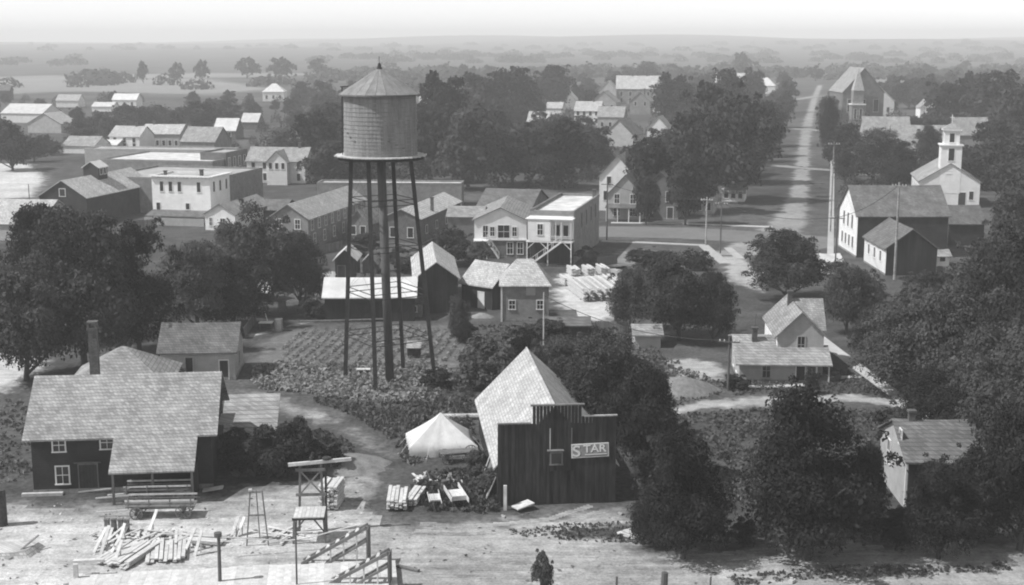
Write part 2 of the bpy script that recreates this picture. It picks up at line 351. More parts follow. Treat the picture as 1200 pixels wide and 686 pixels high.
def slab(name, poly, z0, z1, m, pix=True):             # crisp paving with thickness
    if not isinstance(poly, tuple): poly = [tuple(gp(*p)[:2]) for p in poly]
    n = len(poly); a = MB().add([(x, y, z0) for x, y in poly]+[(x, y, z1) for x, y in poly], [tuple(range(n, 2*n))]+[(i, (i+1) % n, (i+1) % n+n, i+n) for i in range(n)])
    o = a.build(name, m); o['kind'] = 'structure'; return o
DIRT = soil('yard_dirt', .32, soft=2.2, nz=1.6, var=.4); ROADM = soil('road_gravel', .27, soft=1.2, nz=.6); PALE = soil('pale_lot', .5, soft=2, nz=1.5)
GARDEN = soil('garden_soil', .14, soft=1, nz=.6, var=.4); FIELD = soil('pale_field', .23, soft=12, nz=6, var=.25, big=.01); FIELD2 = soil('stubble_field', .22, soft=12, nz=6, var=.25, big=.01)
VERGE = soil('verge_grass', .06, grass_v=.32, var=.4, soft=1.2, nz=1.0, bare=True); LANE = soil('lane_dirt', .36, soft=1, nz=.9); STREET = soil('street_dust', .17, soft=.6, nz=.15, var=.15)
gs = bpy.data.meshes.new('ground')
# one sheet to the horizon, with low swells far off
gx = np.concatenate([np.linspace(-5200, -700, 50), np.linspace(-600, 600, 31), np.linspace(700, 5200, 50)]); gy = np.concatenate([np.linspace(-200, 800, 21), np.linspace(900, 7000, 90)])
X, Y = np.meshgrid(gx, gy)
def hillz(X, Y): return np.clip((Y-1500)/4300, 0, 1)**1.4*np.clip(26+14*np.sin(X/1300+.9)+9*np.sin(X/520+Y/800)+5*np.sin(X/210-Y/400), 2, 60)
Z = hillz(X, Y)
nx, ny = len(gx), len(gy)
gs.from_pydata(np.stack([X.ravel(), Y.ravel(), Z.ravel()], 1).tolist(), [], [(j*nx+i, j*nx+i+1, (j+1)*nx+i+1, (j+1)*nx+i) for j in range(ny-1) for i in range(nx-1)])
gs.materials.append(soil('meadow', .1, grass_v=.07)); gs.shade_smooth(); link('ground', gs)['kind'] = 'structure'

sheet('yard', [(-60, 575), (40, 588), (140, 580), (262, 572), (330, 560), (400, 556), (425, 540), (420, 520), (395, 503), (345, 490), (285, 480), (262, 462), (285, 456), (335, 464), (395, 482), (440, 508), (470, 550), (452, 585), (455, 612), (590, 604), (735, 586), (760, 600), (775, 640), (1000, 628), (1240, 636), (1260, 720), (600, 790), (-90, 780)], .008, DIRT, .7)
sheet('sandy_yard', [(-60, 600), (60, 596), (140, 600), (260, 590), (340, 600), (420, 590), (450, 620), (470, 660), (520, 700), (300, 760), (-90, 760)], .012, soil('sandy_dirt', .5, grass_v=.32, var=.4, soft=3, nz=2.2, bare=True), .8)
sheet('verge', [(590, 622), (680, 613), (735, 612), (775, 618), (770, 640), (690, 636), (610, 630)], .016, VERGE, .4, jit=.4)
sheet('ditch_bank', [(850, 676), (1000, 662), (1100, 664), (1180, 658), (1190, 670), (1080, 676), (980, 680), (860, 688)], .016, VERGE, .35, jit=.3)
sheet('lane', strip([(770, 486), (830, 474), (900, 470), (1000, 466), (1075, 478)], [3, 4.5, 5, 5, 4]), .008, LANE, .6, jit=.5)
sheet('garden', [(300, 400), (345, 386), (480, 380), (545, 384), (550, 440), (500, 470), (400, 468), (330, 462), (290, 440)], .008, GARDEN, .8)
sheet('garden_path', strip([(262, 405), (300, 392), (345, 381), (420, 372), (470, 368)], [1.5, 3.5, 3, 1.5, 1.2]), .016, PALE, .5, jit=.4)
sheet('lumber_lot', [(642, 322), (735, 312), (745, 340), (730, 378), (645, 382), (640, 350)], .008, PALE, .8)
sheet('street', strip([(640, 273), (710, 271.5), (800, 273), (905, 279), (985, 287)], 15), .012, STREET, 1.5, jit=.2)
RD = [(838, 304), (866, 296), (892, 286), (912, 273), (925, 258), (932, 242), (936.5, 226), (940, 200), (942, 175), (945, 152), (950, 132), (955, 114), (961, 100)]
sheet('road', strip(RD, [7, 9, 11, 10, 8, 6.6, 5.6, 5.6, 5.2, 5.6, 5.2, 5.2, 5.2]), .008, ROADM, 1.2, jit=.9)
sheet('side_road', strip([(866, 193), (905, 194), (940, 197), (978, 200)], 6), .016, ROADM, 1.5, jit=.5)
sheet('side_road', strip([(925, 151), (945, 152), (985, 155)], 6.5), .016, ROADM, 1.5, jit=.5)
sheet('side_road', strip([(925, 118), (957, 113), (1010, 112)], 7), .016, ROADM, 2, jit=.5)
sheet('vacant_lot', [(715, 292), (760, 289), (800, 298), (790, 318), (740, 318), (690, 308)], .008, soil('worn_lot', .2, soft=2.5, nz=2), 1)
sheet('corner_apron', [(838, 300), (868, 300), (900, 316), (895, 345), (850, 330)], .012, LANE, .8)
sheet('pale_yard', [(-60, 190), (40, 192), (60, 208), (45, 232), (-60, 236)], .008, PALE, 2)
sheet('pale_yard', [(-60, 330), (30, 325), (60, 380), (60, 440), (-10, 470), (-60, 450)], .008, PALE, 1)
sheet('bare_patch', [(770, 424), (800, 418), (850, 422), (852, 440), (850, 448), (790, 444)], .008, LANE, .6)
sheet('field', [(-200, 96), (60, 88), (250, 92), (330, 104), (250, 112), (90, 108), (-200, 118)], .008, FIELD, 14, jit=4)
sheet('field', [(80, 88.5), (240, 85.5), (420, 86), (300, 91), (120, 93)], .03, FIELD2, 16, jit=5)
sheet('field', [(1000, 92), (1240, 88), (1260, 98), (1040, 101)], .008, FIELD, 14, jit=4)
sheet('field', [(560, 85), (900, 84), (1000, 87), (700, 89)], .03, FIELD2, 16, jit=5)
def ruts(pts, gap=1.5, wd=.55):
    for sgn in (-1, 1):
        P = [gp(*p) for p in pts]; Q = []
        for i, p in enumerate(P):
            d = (P[min(i+1, len(P)-1)]-P[max(i-1, 0)]).normalized(); Q.append((p.x-d.y*gap/2*sgn, p.y+d.x*gap/2*sgn))
        sheet('wheel_rut', strip(Q, wd, pix=False), .024+.004*(sgn > 0), RUTM, .25, jit=.08)
RUTM = soil('rut_dirt', .23, grass_v=.32, var=.4, soft=.3, nz=.12, bare=True)
ruts([(520, 640), (570, 652), (640, 657), (720, 655)])
ruts([(700, 596), (650, 612), (600, 618), (540, 622), (490, 618)]); ruts([(480, 668), (600, 672), (760, 662), (900, 650), (1040, 646)])
C = 'concrete'
slab('sidewalk', strip([(716, 261.5), (800, 262.5), (905, 266.5)], 1.6), 0, .1, C)
slab('sidewalk', strip([(705, 283), (760, 285), (826, 288)], 1.6), 0, .1, C)
slab('sidewalk', strip([(824, 288), (836, 298), (850, 309.5)], 1.8), 0, .104, C)
slab('sidewalk', strip([(853, 291), (868, 304)], 1.4), 0, .1, C)
slab('sidewalk', strip([(973, 300), (974.5, 240), (975.5, 200), (975.5, 170)], 1.1), 0, .1, C)
slab('sidewalk', strip([(957, 394), (975, 408), (1000, 427), (1030, 449), (1060, 471), (1098, 498)], 1.5), 0, .1, C)
slab('sidewalk', strip([(962, 441), (985, 443), (1010, 442)], 1.0), 0, .096, C)
slab('sidewalk', strip([(855, 454), (900, 454), (944, 452)], .9), 0, .1, C)

# ------------------------------------------------------------------ water tower
def water_tower():
    c = gp(457, 447); t = thing('water_tower', 'tall water tower with round wooden tank on dark iron legs above the garden', 'water tower', c)
    q = lambda y: zat(c, y)
    zb = zat(c+Vector((0, -4.2, 0)), 185); zt = zat(c+Vector((0, -3.6, 0)), 112); zp = q(80); r0, r1 = 3.78, 3.68
    dx = -.55                                                        # tank sits a little off the feet, as the tower leans
    # legs, square set corner-on
    ang = [R(-12+90*k) for k in range(4)]; an2 = [R(-17+90*k) for k in range(4)]; top, bot = 3.3, 5.0
    tp = [Vector((dx+top*math.cos(a), top*math.sin(a), zb-.3)) for a in an2]; bt = [Vector((bot*math.cos(a), bot*math.sin(a), 0)) for a in ang]
    for k in range(4):
        g = MB().beam(bt[k], tp[k], .4, .4).build('leg', 'iron', t)
        MB().box((bt[k].x, bt[k].y, .15), (1.0, 1.0, .3)).build('footing', 'stone', g)
    for fz in (.21, .41, .61, .81):
        for k in range(4):
            a = bt[k].lerp(tp[k], fz); b = bt[(k+1) % 4].lerp(tp[(k+1) % 4], fz); up = Vector((0, 0, .28))
            MB().beam(a-up, b-up, .075).beam(a+up, b+up, .075).build('girt', 'iron', t)
    lv = (0.02, .21, .41, .61, .81, .98)
    for i in range(5):
        for k in range(4):
            a = bt[k].lerp(tp[k], lv[i]); b = bt[(k+1) % 4].lerp(tp[(k+1) % 4], lv[i+1]); MB().beam(a, b, .014).build('tie_rod', 'iron', t)
            a = bt[(k+1) % 4].lerp(tp[(k+1) % 4], lv[i]); b = bt[k].lerp(tp[k], lv[i+1]); MB().beam(a, b, .014).build('tie_rod', 'iron', t)
    MB().tube([(0, 0, 0), (dx, 0, zb-.2)], .46, 14).build('riser_pipe', 'pole', t, True)
    # platform: joists and planks
    for k in range(9):
        y = -3.6+k*.9; hw = math.sqrt(max(4.4**2-y*y, .4)); MB().box((dx, y, zb-.37), (2*hw, .16, .3)).build('joist', 'iron', t)
    for k in range(24):
        x = -4.5+k*.391; hw = math.sqrt(max(4.68**2-x*x, .5)); MB().box((dx+x, 0, zb-.1), (.37, 2*hw, .12)).build('platform_plank', 'lumber', t)
    # staves, one by one
    N = 60
    for k in range(N):
        a0 = 2*math.pi*(k+.015)/N; a1 = 2*math.pi*(k+.985)/N; ri = .1; v = []
        for z, r in ((zb-.02, r0), (zt, r1)):
            for rr, a in ((r, a0), (r+.012, (a0+a1)/2), (r, a1), (r-ri, a1), (r-ri, a0)): v.append((dx+rr*math.cos(a), rr*math.sin(a), z))
        MB().add(v, [(0, 1, 2, 3, 4), (9, 8, 7, 6, 5), (0, 5, 6, 1), (1, 6, 7, 2), (2, 7, 8, 3), (3, 8, 9, 4), (4, 9, 5, 0)]).build('stave', 'stave', t)
    MB().lathe([(.01, zb-.01), (r0-.12, zb-.01), (r1-.12, zt-.1), (.01, zt-.1)], 40, (dx, 0)).build('tank_lining', 'iron', t)
    n = 15
    for k in range(n):
        z = zb+.25+(zt-zb-.6)*(k/(n-1))**1.15; r = r0+(r1-r0)*(z-zb)/(zt-zb)+.015; th = .028
        h = MB().lathe([(r, z-.035), (r+th, z-.035), (r+th, z+.035), (r, z+.035), (r, z-.035)], 60, (dx, 0)).build('hoop', 'stave', t)
        for q2 in ([0] if 4 <= k <= 9 else [])+([1] if 1 <= k <= 4 else []):
            a = R(-174+(9-k)*9) if q2 == 0 else R(-72+(4-k)*12); MB().box((dx+(r+.06)*math.cos(a), (r+.06)*math.sin(a), z), (.07, .3, .1), a).build('hoop_lug', 'oldwood', h)
    ro = r1+.5
    for k in range(24):                                              # roof boards, gores of the cone
        a0 = 2*math.pi*(k+.015)/24; a1 = 2*math.pi*(k+.985)/24; am = (a0+a1)/2; v = []
        for z_, th in ((0, 0), (1, .05)):
            v += [(dx+ro*math.cos(a0), ro*math.sin(a0), zt-.02+th), (dx+ro*math.cos(a1), ro*math.sin(a1), zt-.02+th), (dx+.05*math.cos(am), .05*math.sin(am), zp+th)]
        MB().add(v, [(2, 1, 0), (3, 4, 5), (0, 1, 4, 3), (1, 2, 5, 4), (2, 0, 3, 5)]).build('roof_board', 'tankroof', t)
    MB().lathe([(ro-.03, zt-.14), (ro+.03, zt-.14), (ro+.03, zt-.03), (ro-.03, zt-.03), (ro-.03, zt-.14)], 40, (dx, 0)).build('eave_band', 'oldwood', t)
    MB().lathe([(.34, zp-.25), (.12, zp+.5), (.03, zp+.55), (.03, zp+1.15), (.001, zp+1.2)], 10, (dx, 0)).build('finial', 'iron', t)
    lad = MB(); a = math.pi*.98; bx, by = dx+(r0+.22)*math.cos(a), (r0+.22)*math.sin(a)
    for s in (-.2, .2): lad.beam((bx, by+s, zb-.1), (bx+.1, by+s, zt+.75), .06)
    for k in range(22): lad.beam((bx, by-.2, zb+k*.33), (bx, by+.2, zb+k*.33), .03)
    lad.beam((bx-.1, by, zt+.72), (bx+.75, by, zt+.76), .1); lad.build('ladder', 'iron', t)
water_tower()

# ------------------------------------------------------------------ long workshop, lower left
def workshop():
    rot = 6.5; P, W = span(40, 250, 576, rot); D = 10.0; n = Vector((-math.sin(R(rot)), math.cos(R(rot)), 0))
    ze = zat(P, 511)+.25; zr = zat(P+n*D/2, 440)
    t = thing('workshop', 'long dark wooden workshop with catslide shingle roof and tall chimney behind', 'workshop', P, R(rot))
    wall_mesh(W, D, ze, zr, 'x').build('wall', 'siding', t)
    rf = gable_roof(W, D, ze, zr, .55, 'x').build('roof', 'shingle', t)
    sl = (zr-ze)/(D/2); x0, x1 = -.5, W/2-1.0                        # lower part over the open lean-to
    run = 3.1; y0 = -.55-.02; z0 = ze-.55*sl-.005
    MB().prism([(y0, z0+.02), (y0-run, z0-run*.62), (y0-run, z0-run*.62+.14), (y0, z0+.16)], x0, x1, 'x').build('lean_to_roof', 'shingle', t)
    for x in (x0+.25, (x0+x1)/2, x1-.25): MB().box((x, y0-run+.4, (z0-run*.6)/2), (.18, .18, z0-run*.6)).build('post', 'oldwood', t)
    MB().box((x1-.12, (y0-run)/2+.1, (z0-run*.5)/2-.1), (.1, run-.2, z0-run*.62)).build('side_boards', 'darkwood', t)
    for u, z, w_, h_ in ((-4.9, ze-.85, .9, 1.0), (-1.15, ze-.75, .95, 1.0), (-4.75, 1.55, .95, 1.4)): window(t, 'F', u, z, w_, h_, W, D, 'trim', True)
    door(t, 'F', -2.75, 1.4, 2.3, W, D, 'darkdoor', 'oldwood'); MB().box((-2.75, -.1, 2.56), (2.1, .25, .08)).build('lintel', 'oldwood', t)
    MB().box((0, -.03, .2), (W+.06, .1, .4)).build('sill_beam', 'stone', t)
    # hipped block behind, its peak above the ridge
    bx, bw, bd = -2.0, 8.4, 8.4; y1 = D+.3
    MB().box((bx, y1+bd/2, ze/2+.5), (bw, bd, ze+1)).build('wall', 'siding', t)
    hz = zat(P+n*(y1+bd/2), 405)
    hp = hip_roof(bw, bd, ze+1.01, hz, .4, ridge=.3)
    hp.v = [(x+bx, y+y1, z) for x, y, z in hp.v]; hp.build('roof', 'shingle', t)
    cx = -3.15; cz = zat(P+n*(D*.5+2.2), 379)-.45
    ch = MB().box((cx, D*.5+2.2, (zr+cz)/2-1), (.72, .72, cz-zr+2)).build('chimney', 'chimney', t)
    MB().box((cx, D*.5+2.2, cz+.1), (.88, .88, .22)).box((cx-.3, D*.5+2.2, cz+.4), (.18, .8, .36)).box((cx+.3, D*.5+2.2, cz+.4), (.18, .8, .36)).box((cx, D*.5+2.2, cz+.64), (.85, .85, .12)).build('chimney_cap', 'chimney', ch)
    MB().box((W/2+.75, D/2+.4, ze-.6), (1.2, 3.2, .1)).build('side_hood', 'shingle', t)
workshop()
house('cottage', 'small pale one-storey house with shingle roof behind the long workshop', 189, 276, 446, 412, 379, 7, 'x', 4, 'cream', 'shingle_dark',
      wins=[('F', 1, 1.55, .75, 1.9, -.9), ('R', 1, 1.7, .8, 1.4), ], doors=[('F', 2.75, .9, 2.1), ('F', -3.2, .8, 2.1)], frame='cream')
house('lean_to_shed', 'low grey roofed shed half hidden in bushes right of the long workshop', 262, 320, 534, 512, 466, 6.5, 'shed', 6, 'darkwood', 'shingle', base=False, cat='shed')

# ------------------------------------------------------------------ barn with the STAR sign
def star_barn():
    rot = 5.6; P, W = span(583, 721, 591, rot); n = Vector((-math.sin(R(rot)), math.cos(R(rot)), 0)); L = 20.5
    t = thing('board_barn', 'tall board barn with stepped false front carrying the STAR sign', 'barn', P, R(rot))
    zc = zat(P, 475); zl = zat(P, 495.5); zr_ = zat(P, 489); ra = 7.75; e = 3.2; ax = -.15
    hw = W/2-.05
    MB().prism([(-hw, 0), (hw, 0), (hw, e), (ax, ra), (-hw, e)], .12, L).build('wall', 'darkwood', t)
    o = .35; sl = (ra-e)/hw; k = e-o*sl; a = MB()
    for s in (-1, 1):                                               # each slope its own
        x = s*(hw+o); a = MB().prism([(ax, ra+.02), (x, k+.02), (x, k+.16), (ax, ra+.16)], .14, L+.35)
        a.build('roof_slope', 'shingle_pale', t)
    MB().beam((ax, .14, ra+.17), (ax, L+.35, ra+.17), .14, .04).build('ridge_board', 'shingle_pale', t)
    # front boards one by one
    x1, x2 = -W/2+W*.29, -W/2+W*.71; nb = 34; bw = W/nb; rnd = random.Random(5)
    def top(x): return zl if x < x1 else zc if x < x2 else zr_
    dl, dr = -.55, 1.35
    for i in range(nb):
        x = -W/2+(i+.5)*bw; h = top(x)+rnd.uniform(-.03, .03); z0 = 2.75 if dl < x < dr else .02+rnd.uniform(0, .08)
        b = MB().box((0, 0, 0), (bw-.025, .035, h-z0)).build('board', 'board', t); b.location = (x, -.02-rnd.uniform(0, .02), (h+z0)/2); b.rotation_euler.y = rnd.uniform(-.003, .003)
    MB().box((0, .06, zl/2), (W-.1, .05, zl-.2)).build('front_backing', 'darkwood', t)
    for k in range(7):                                              # tall board door, standing a little inside
        MB().box((dl+.14+k*(dr-dl-.04)/7, .01, 1.37), ((dr-dl)/7-.02, .03, 2.7)).build('door_board', 'board', t)
    MB().box((0.02, -.06, zc+.05), (x2-x1+.3, .3, .1)).build('coping', 'oldwood', t)
    MB().box((-W/2+W*.145-.05, -.06, zl+.04), (W*.29-.1, .28, .07)).build('coping', 'oldwood', t)
    MB().box((x2+W*.145+.1, -.06, zr_+.05), (W*.29-.1, .28, .09)).build('coping', 'shingle', t)
    # hatch with a ledge
    hx, hz = .0, 3.75; window(t, 'F', hx-.05, hz, .8, .85, W, L, 'oldwood', False, y0=-.06, name='hatch'); MB().box((hx-.15, -.25, hz+.72), (1.3, .45, .06)).build('ledge', 'oldwood', t)
    MB().box((-.55, -.07, hz+1.6), (.07, .05, 1.7)).build('batten', 'lumber', t); MB().box((1.15, -.07, hz+1.6), (.07, .05, 1.7)).build('batten', 'oldwood', t)
    # sign
    sx, sz, sw, sh = 2.6, 4.35, 2.95, 1.12
    sg = MB().box((0, 0, 0), (sw, .05, sh)).build('sign_board', 'paint', None); tag(sg, 'pale painted sign reading STAR on the dark barn front', 'sign')
    Rm = Matrix.Rotation(R(rot), 3, 'Z'); sg.location = P + Rm @ Vector((sx, -.1, sz)); sg.rotation_euler = (0, R(-1.5), R(rot))
    MB().box((0, -.028, 0), (sw-.14, .008, sh-.14)).build('sign_field', 'sign_bg', sg)
    def letters(txt, size, x, z, m, y, wide=1.0):
        cu = bpy.data.curves.new('lettering', 'FONT'); cu.body = txt; cu.size = size; cu.extrude = .004; cu.offset = .022; cu.align_x = 'LEFT'
        ob = bpy.data.objects.new('lettering', cu); COL.objects.link(ob); dg = bpy.context.evaluated_depsgraph_get(); me = bpy.data.meshes.new_from_object(ob.evaluated_get(dg)); bpy.data.objects.remove(ob)
        me.materials.clear(); me.materials.append(M[m]); q = link('lettering', me, sg, (x, y, z)); q.rotation_euler = (math.pi/2, 0, 0); q.scale = (wide, 1, 1)
    letters('S', 1.25, -1.36, -.47, 'ink', -.036, 1.15); letters('S', 1.25, -1.41, -.43, 'paint', -.043, 1.15)
    letters('TAR', .86, -.5, -.17, 'ink', -.036, 1.12); letters('TAR', .86, -.54, -.14, 'paint', -.043, 1.12)
    MB().box((.45, -.036, -.33), (1.75, .008, .07)).build('underline', 'paint', sg)
    MB().box((.45, -.036, -.43), (1.75, .008, .035)).build('underline', 'ink', sg)
    # lean-to planks against the sunny side
    for k in range(9):
        p = Matrix.Rotation(R(rot), 3, 'Z') @ Vector((-hw-.75-rnd.random()*.3, 1.0+k*.62+rnd.uniform(-.2, .2), 0)) + P; q = Matrix.Rotation(R(rot), 3, 'Z') @ Vector((-hw-.06, 1.2+k*.62, 0)) + P
        b = MB().beam((0, 0, 0), (q.x-p.x, q.y-p.y, rnd.uniform(1.7, 2.7)), .2, .05).build('leaning_plank', 'lumber' if k % 3 else 'oldwood'); b.location = p
        tag(b, 'weathered plank leaning on the sunlit side wall of the board barn', 'plank', 'planks leaning on the barn side')
star_barn()
o = MB().box((0, 0, 1.0), (.26, .2, 2.0)).build('fence_post', 'lumber'); o.location = gp(592, 598); tag(o, 'pale squared post standing at the left corner of the board barn', 'post')
o = MB().beam((0, 0, .3), (1.3, .8, .55), 1.0, .1).build('pale_slab', 'lumber'); o.location = gp(603, 600); tag(o, 'pale flat slab lying by the foot of the board barn', 'slab')

# ------------------------------------------------------------------ white house on the right
def white_house():
    rot = -3.0; P, W = span(866, 946, 448, rot); n = Vector((-math.sin(R(rot)), math.cos(R(rot)), 0)); s = pxm(448)
    t = thing('cross_gabled_house', 'pale clapboard house with tall front gable and low porch wing beside the sidewalk', 'house', P, R(rot))
    h = zat(P, 425); D = 7.6
    fx = W/2+2.2                                                    # porch end
    top = h+2.0
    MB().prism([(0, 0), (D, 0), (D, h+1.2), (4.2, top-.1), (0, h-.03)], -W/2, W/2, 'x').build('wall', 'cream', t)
    sl = (top-h)/4.2
    # wing roof: long front slope running out over the porch, short back slope
    a = MB().prism([(-.55, h-.55*sl), (4.2, top), (D+.3, h+1.1), (D+.3, h+1.24), (4.2, top+.14), (-.55, h-.55*sl+.14)], -W/2-.45, W/2-3.1, 'x'); a.build('wing_roof', 'shingle', t)
    MB().prism([(-.55, h-.55*sl), (2.6, h+2.6*sl), (2.6, h+2.6*sl+.14), (-.55, h-.55*sl+.14)], W/2-3.1+.003, fx+.3, 'x').build('porch_roof', 'shingle', t)
    for x in (fx, W/2+.9): MB().box((x, -.2, (h-.2)/2), (.14, .14, h-.2)).build('porch_post', 'trim', t)
    MB().box((W/2+1.2, 1.2, .18), (2.3, 2.7, .3)).build('porch_floor', 'oldwood', t)
    # two-storey gable block
    ux0, ux1, uy0 = W/2-2.95, W/2+1.95, 2.2; ud = 10.2; uw = ux1-ux0; uc = (ux0+ux1)/2
    Q = P+n*uy0; e2 = zat(Q, 392.5)+.0; ap = zat(Q, 366.5)
    wall_mesh(uw, ud, e2, ap, 'y', uc, uy0).build('gable_wall', 'cream', t); MB().box((uc-uw/2-.02, uy0+ud/2, e2/2+.4), (.05, ud-.1, e2-.9)).build('sunlit_side_siding', 'white', t)  # grey gable and whiter left side put shade and sunlight into colour
    gable_roof(uw, ud, e2, ap, .35, 'y', xo=uc, y0=uy0).build('gable_roof', 'shingle', t)
    # rear cross block, ridge along the front
    rc = uy0+6.6; rz = zat(P+n*rc, 350.5); rx = uc+uw/2+.55
    MB().prism([(rc-2.6, 0), (rc+2.6, 0), (rc+2.6, e2-.1), (rc, rz-.1), (rc-2.6, e2-.1)], uc+.3, rx, 'x').build('rear_wall', 'white', t)
    g = (rz-e2)/2.6
    MB().prism([(rc-3.0, e2-.4*g), (rc, rz), (rc+3.0, e2-.4*g), (rc+3.0, e2-.4*g+.14), (rc, rz+.14), (rc-3.0, e2-.4*g+.14)], uc+.05, rx+.35, 'x').build('rear_roof', 'shingle', t)
    window(t, 'F', uc+.05, e2-1.05, .72, 1.75, W, D, 'cream', True, y0=uy0)
    window(t, 'F', -.75, 1.25, .8, 1.5, W, D, 'cream', True)
    for u in (-1.3, 1.6): window(t, 'L', u, 1.35, .9, 1.5, W, D, 'trim', True)
    door(t, 'F', W/2-.75, .9, 2.1, W, D, 'darkdoor', 'trim')
    chimney(t, uc-.35, uy0+6.4, ap-1, ap+1.1, .5); chimney(t, -W/2+1.9, 3.2, top-1.2, top+1.0, .55)
    MB().beam((-W/2+1.9, 3.2, top+1.2), (-W/2+2.0, 3.2, top+2.6), .06).build('mast', 'pole', t)
    MB().box((0, D/2, .12), (W+.1, D+.1, .3)).build('foundation', 'stone', t)
white_house()

# ------------------------------------------------------------------ hall, church, buildings right
t = house('hall', 'large two-storey hall with long plain roof and white gable beside the road', 1003, 1109, 302, 253, 218, 12.5, 'x', 0, 'white', 'shingle_dark',
      wins=[('L', 3, 5.6, 1.0, 2.3, 0, 9), ('L', 4, 2.2, 1.0, 1.9, 0, 10)], cat='hall')
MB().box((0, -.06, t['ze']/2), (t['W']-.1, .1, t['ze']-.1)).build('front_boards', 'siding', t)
w2 = house('hall_wing', 'gabled wing of the hall with dark end wall and white side', 1037, 1097, 323, 291, 269, 13, 'y', 0, 'white', 'shingle_dark', wins=[('L', 3, 2.6, .9, 1.6, 0, 11)], cat='building')
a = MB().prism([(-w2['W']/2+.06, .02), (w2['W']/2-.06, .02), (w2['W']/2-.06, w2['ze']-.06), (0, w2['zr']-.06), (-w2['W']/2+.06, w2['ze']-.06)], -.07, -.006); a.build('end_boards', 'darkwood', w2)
house('back_shed', 'low dark shed with sloping roof at the right end of the hall', 1111, 1152, 288, 262, 241, 8, 'x', 0, 'siding', 'shingle_dark', base=False, cat='shed')
house('small_shed', 'small pale shed in the bushes below the hall shed', 1096, 1112, 312, 300, 293, 3, 'x', 0, 'white', 'shingle', base=False, cat='shed', wins=[('F', 1, 1.2, .9, .9)])
house('storefront', 'low white storefront porch along the walk before the hall', 966, 986, 322, 307, 298, 6, 'x', 0, 'white', 'tin', base=False, cat='store')

def church():
    t = house('white_church', 'small white church with square two-tier belfry above its gable', 1076, 1147, 243, 213, 192, 18, 'y', -11, 'white', 'shingle', wins=[('L', 4, 3.2, 1.0, 2.6)], doors=[('F', 2.7, 1.5, 3.2)], cat='church')
    W, zr = t['W'], t['zr']; P = Vector(t.location); z1 = zat(P, 171); z2 = zat(P, 154); z3 = zat(P, 145)
    window(t, 'F', -.3, zr-1.9, 1.1, .5, W, 20, 'trim', False); window(t, 'F', 4.6, 2.6, .9, 1.8, W, 20, 'trim', False)
    b = MB().box((0, 2.1, (z1+3)/2), (4.3, 4.3, z1-3)).build('tower', 'white', t)
    MB().box((0, 2.1, z1+.1), (4.9, 4.9, .3)).build('cornice', 'trim', b)
    u = MB().box((0, 2.1, (z1+z2)/2+.2), (3.2, 3.2, z2-z1)).build('belfry', 'white', t)
    MB().box((0, 2.1, z2+.25), (3.9, 3.9, .25)).build('cornice', 'trim', u)
    hp = hip_roof(3.5, 3.5, z2+.38, z3, .2, ridge=.1); hp.v = [(x, y+.35, z) for x, y, z in hp.v]; hp.build('belfry_roof', 'shingle', t)
    MB().beam((0, 2.1, z3-.1), (0, 2.1, z3+1.8), .14).beam((-.45, 2.1, z3+1.2), (.45, 2.1, z3+1.2), .12).build('cross', 'trim', t)
    window(t, 'F', 0, (z1+z2)/2+.1, 1.0, 1.9, 3.2, 3.2, 'trim', False, y0=.5, name='louvre'); window(t, 'F', 0, z1-1.9, 1.2, 2.6, 4.3, 4.3, 'trim', False, y0=-.05, name='louvre')
    window(t, 'L', 6.9, (z1+z2)/2+.1, 1.0, 1.9, 3.2, 18, 'trim', False, name='louvre')
church()
def tall_church():
    t = house('brick_church', 'large brick church with broad gable and slender corner steeple', 986, 1034, 150, 108, 80, 24, 'y', 0, 'brick', 'shingle', wins=[('F', 3, 9, 2, 5)], cat='church')
    W = t['W']; P = Vector(t.location); x = -W*.18; z1 = zat(P, 122); z2 = zat(P, 106); z0 = zat(P, 144); z3 = zat(P, 79)
    MB().box((x, -2.4, z0/2), (5.8, 4.8, z0)).build('steeple_base', 'white', t)
    m = MB().box((x, -2.4, (z0+z1)/2), (5.2, 4.4, z1-z0-.1)).build('steeple_middle', 'brickpale', t)
    MB().box((x, -2.4, z1), (6.0, 5.2, .5)).build('cornice', 'trim', m)
    MB().box((x, -2.4, (z1+z2)/2), (4.2, 3.6, z2-z1)).build('belfry', 'brickpale', t)
    MB().add([(x-2.2, -4.6, z2), (x+2.2, -4.6, z2), (x+2.2, -.4, z2), (x-2.2, -.4, z2), (x, -2.4, z3)], [(3, 2, 1, 0), (0, 1, 4), (1, 2, 4), (2, 3, 4), (3, 0, 4)]).build('spire', 'shingle_pale', t)
    for u in (-1.1, 1.1): window(t, 'F', x+u, (z0+z1)/2, 1.0, 4.0, W, 24, 'trim', False, y0=-4.61, name='louvre')
tall_church()
wh = [('F', 2, -1.5, 1, 1.6), ('F', 2, 1.6, 1, 1.6)]
house('gabled_house', 'white gabled house just right of the brick church', 1008, 1047, 142, 118, 100, 12, 'y', 0, 'white', 'shingle_pale', wins=[('F', 3, 5, 1.2, 2), ('F', 3, 2, 1.2, 2)])
house('wide_house', 'wide grey roofed house in front of the brick church', 1012, 1066, 178, 158, 137, 11, 'x', -6, 'cream', 'shingle', wins=[('F', 4, 2, 1, 1.8)])
house('barn', 'long grey roofed barn behind the white church', 1045, 1112, 200, 176, 147, 13, 'x', -10, 'brickpale', 'shingle', wins=[('F', 3, 2.4, 1, 1.6)], cat='barn')
house('porch_house', 'white house with low porch under the dark trees left of the church', 996, 1032, 207, 190, 178, 8, 'x', 0, 'white', 'shingle_dark', wins=[('F', 4, 1.9, 1, 1.8)])
house('steep_roofed_house', 'house with steep roof and bright rake among trees right of the church', 1126, 1162, 140, 122, 96, 12, 'y', 20, 'cream', 'shingle_pale')
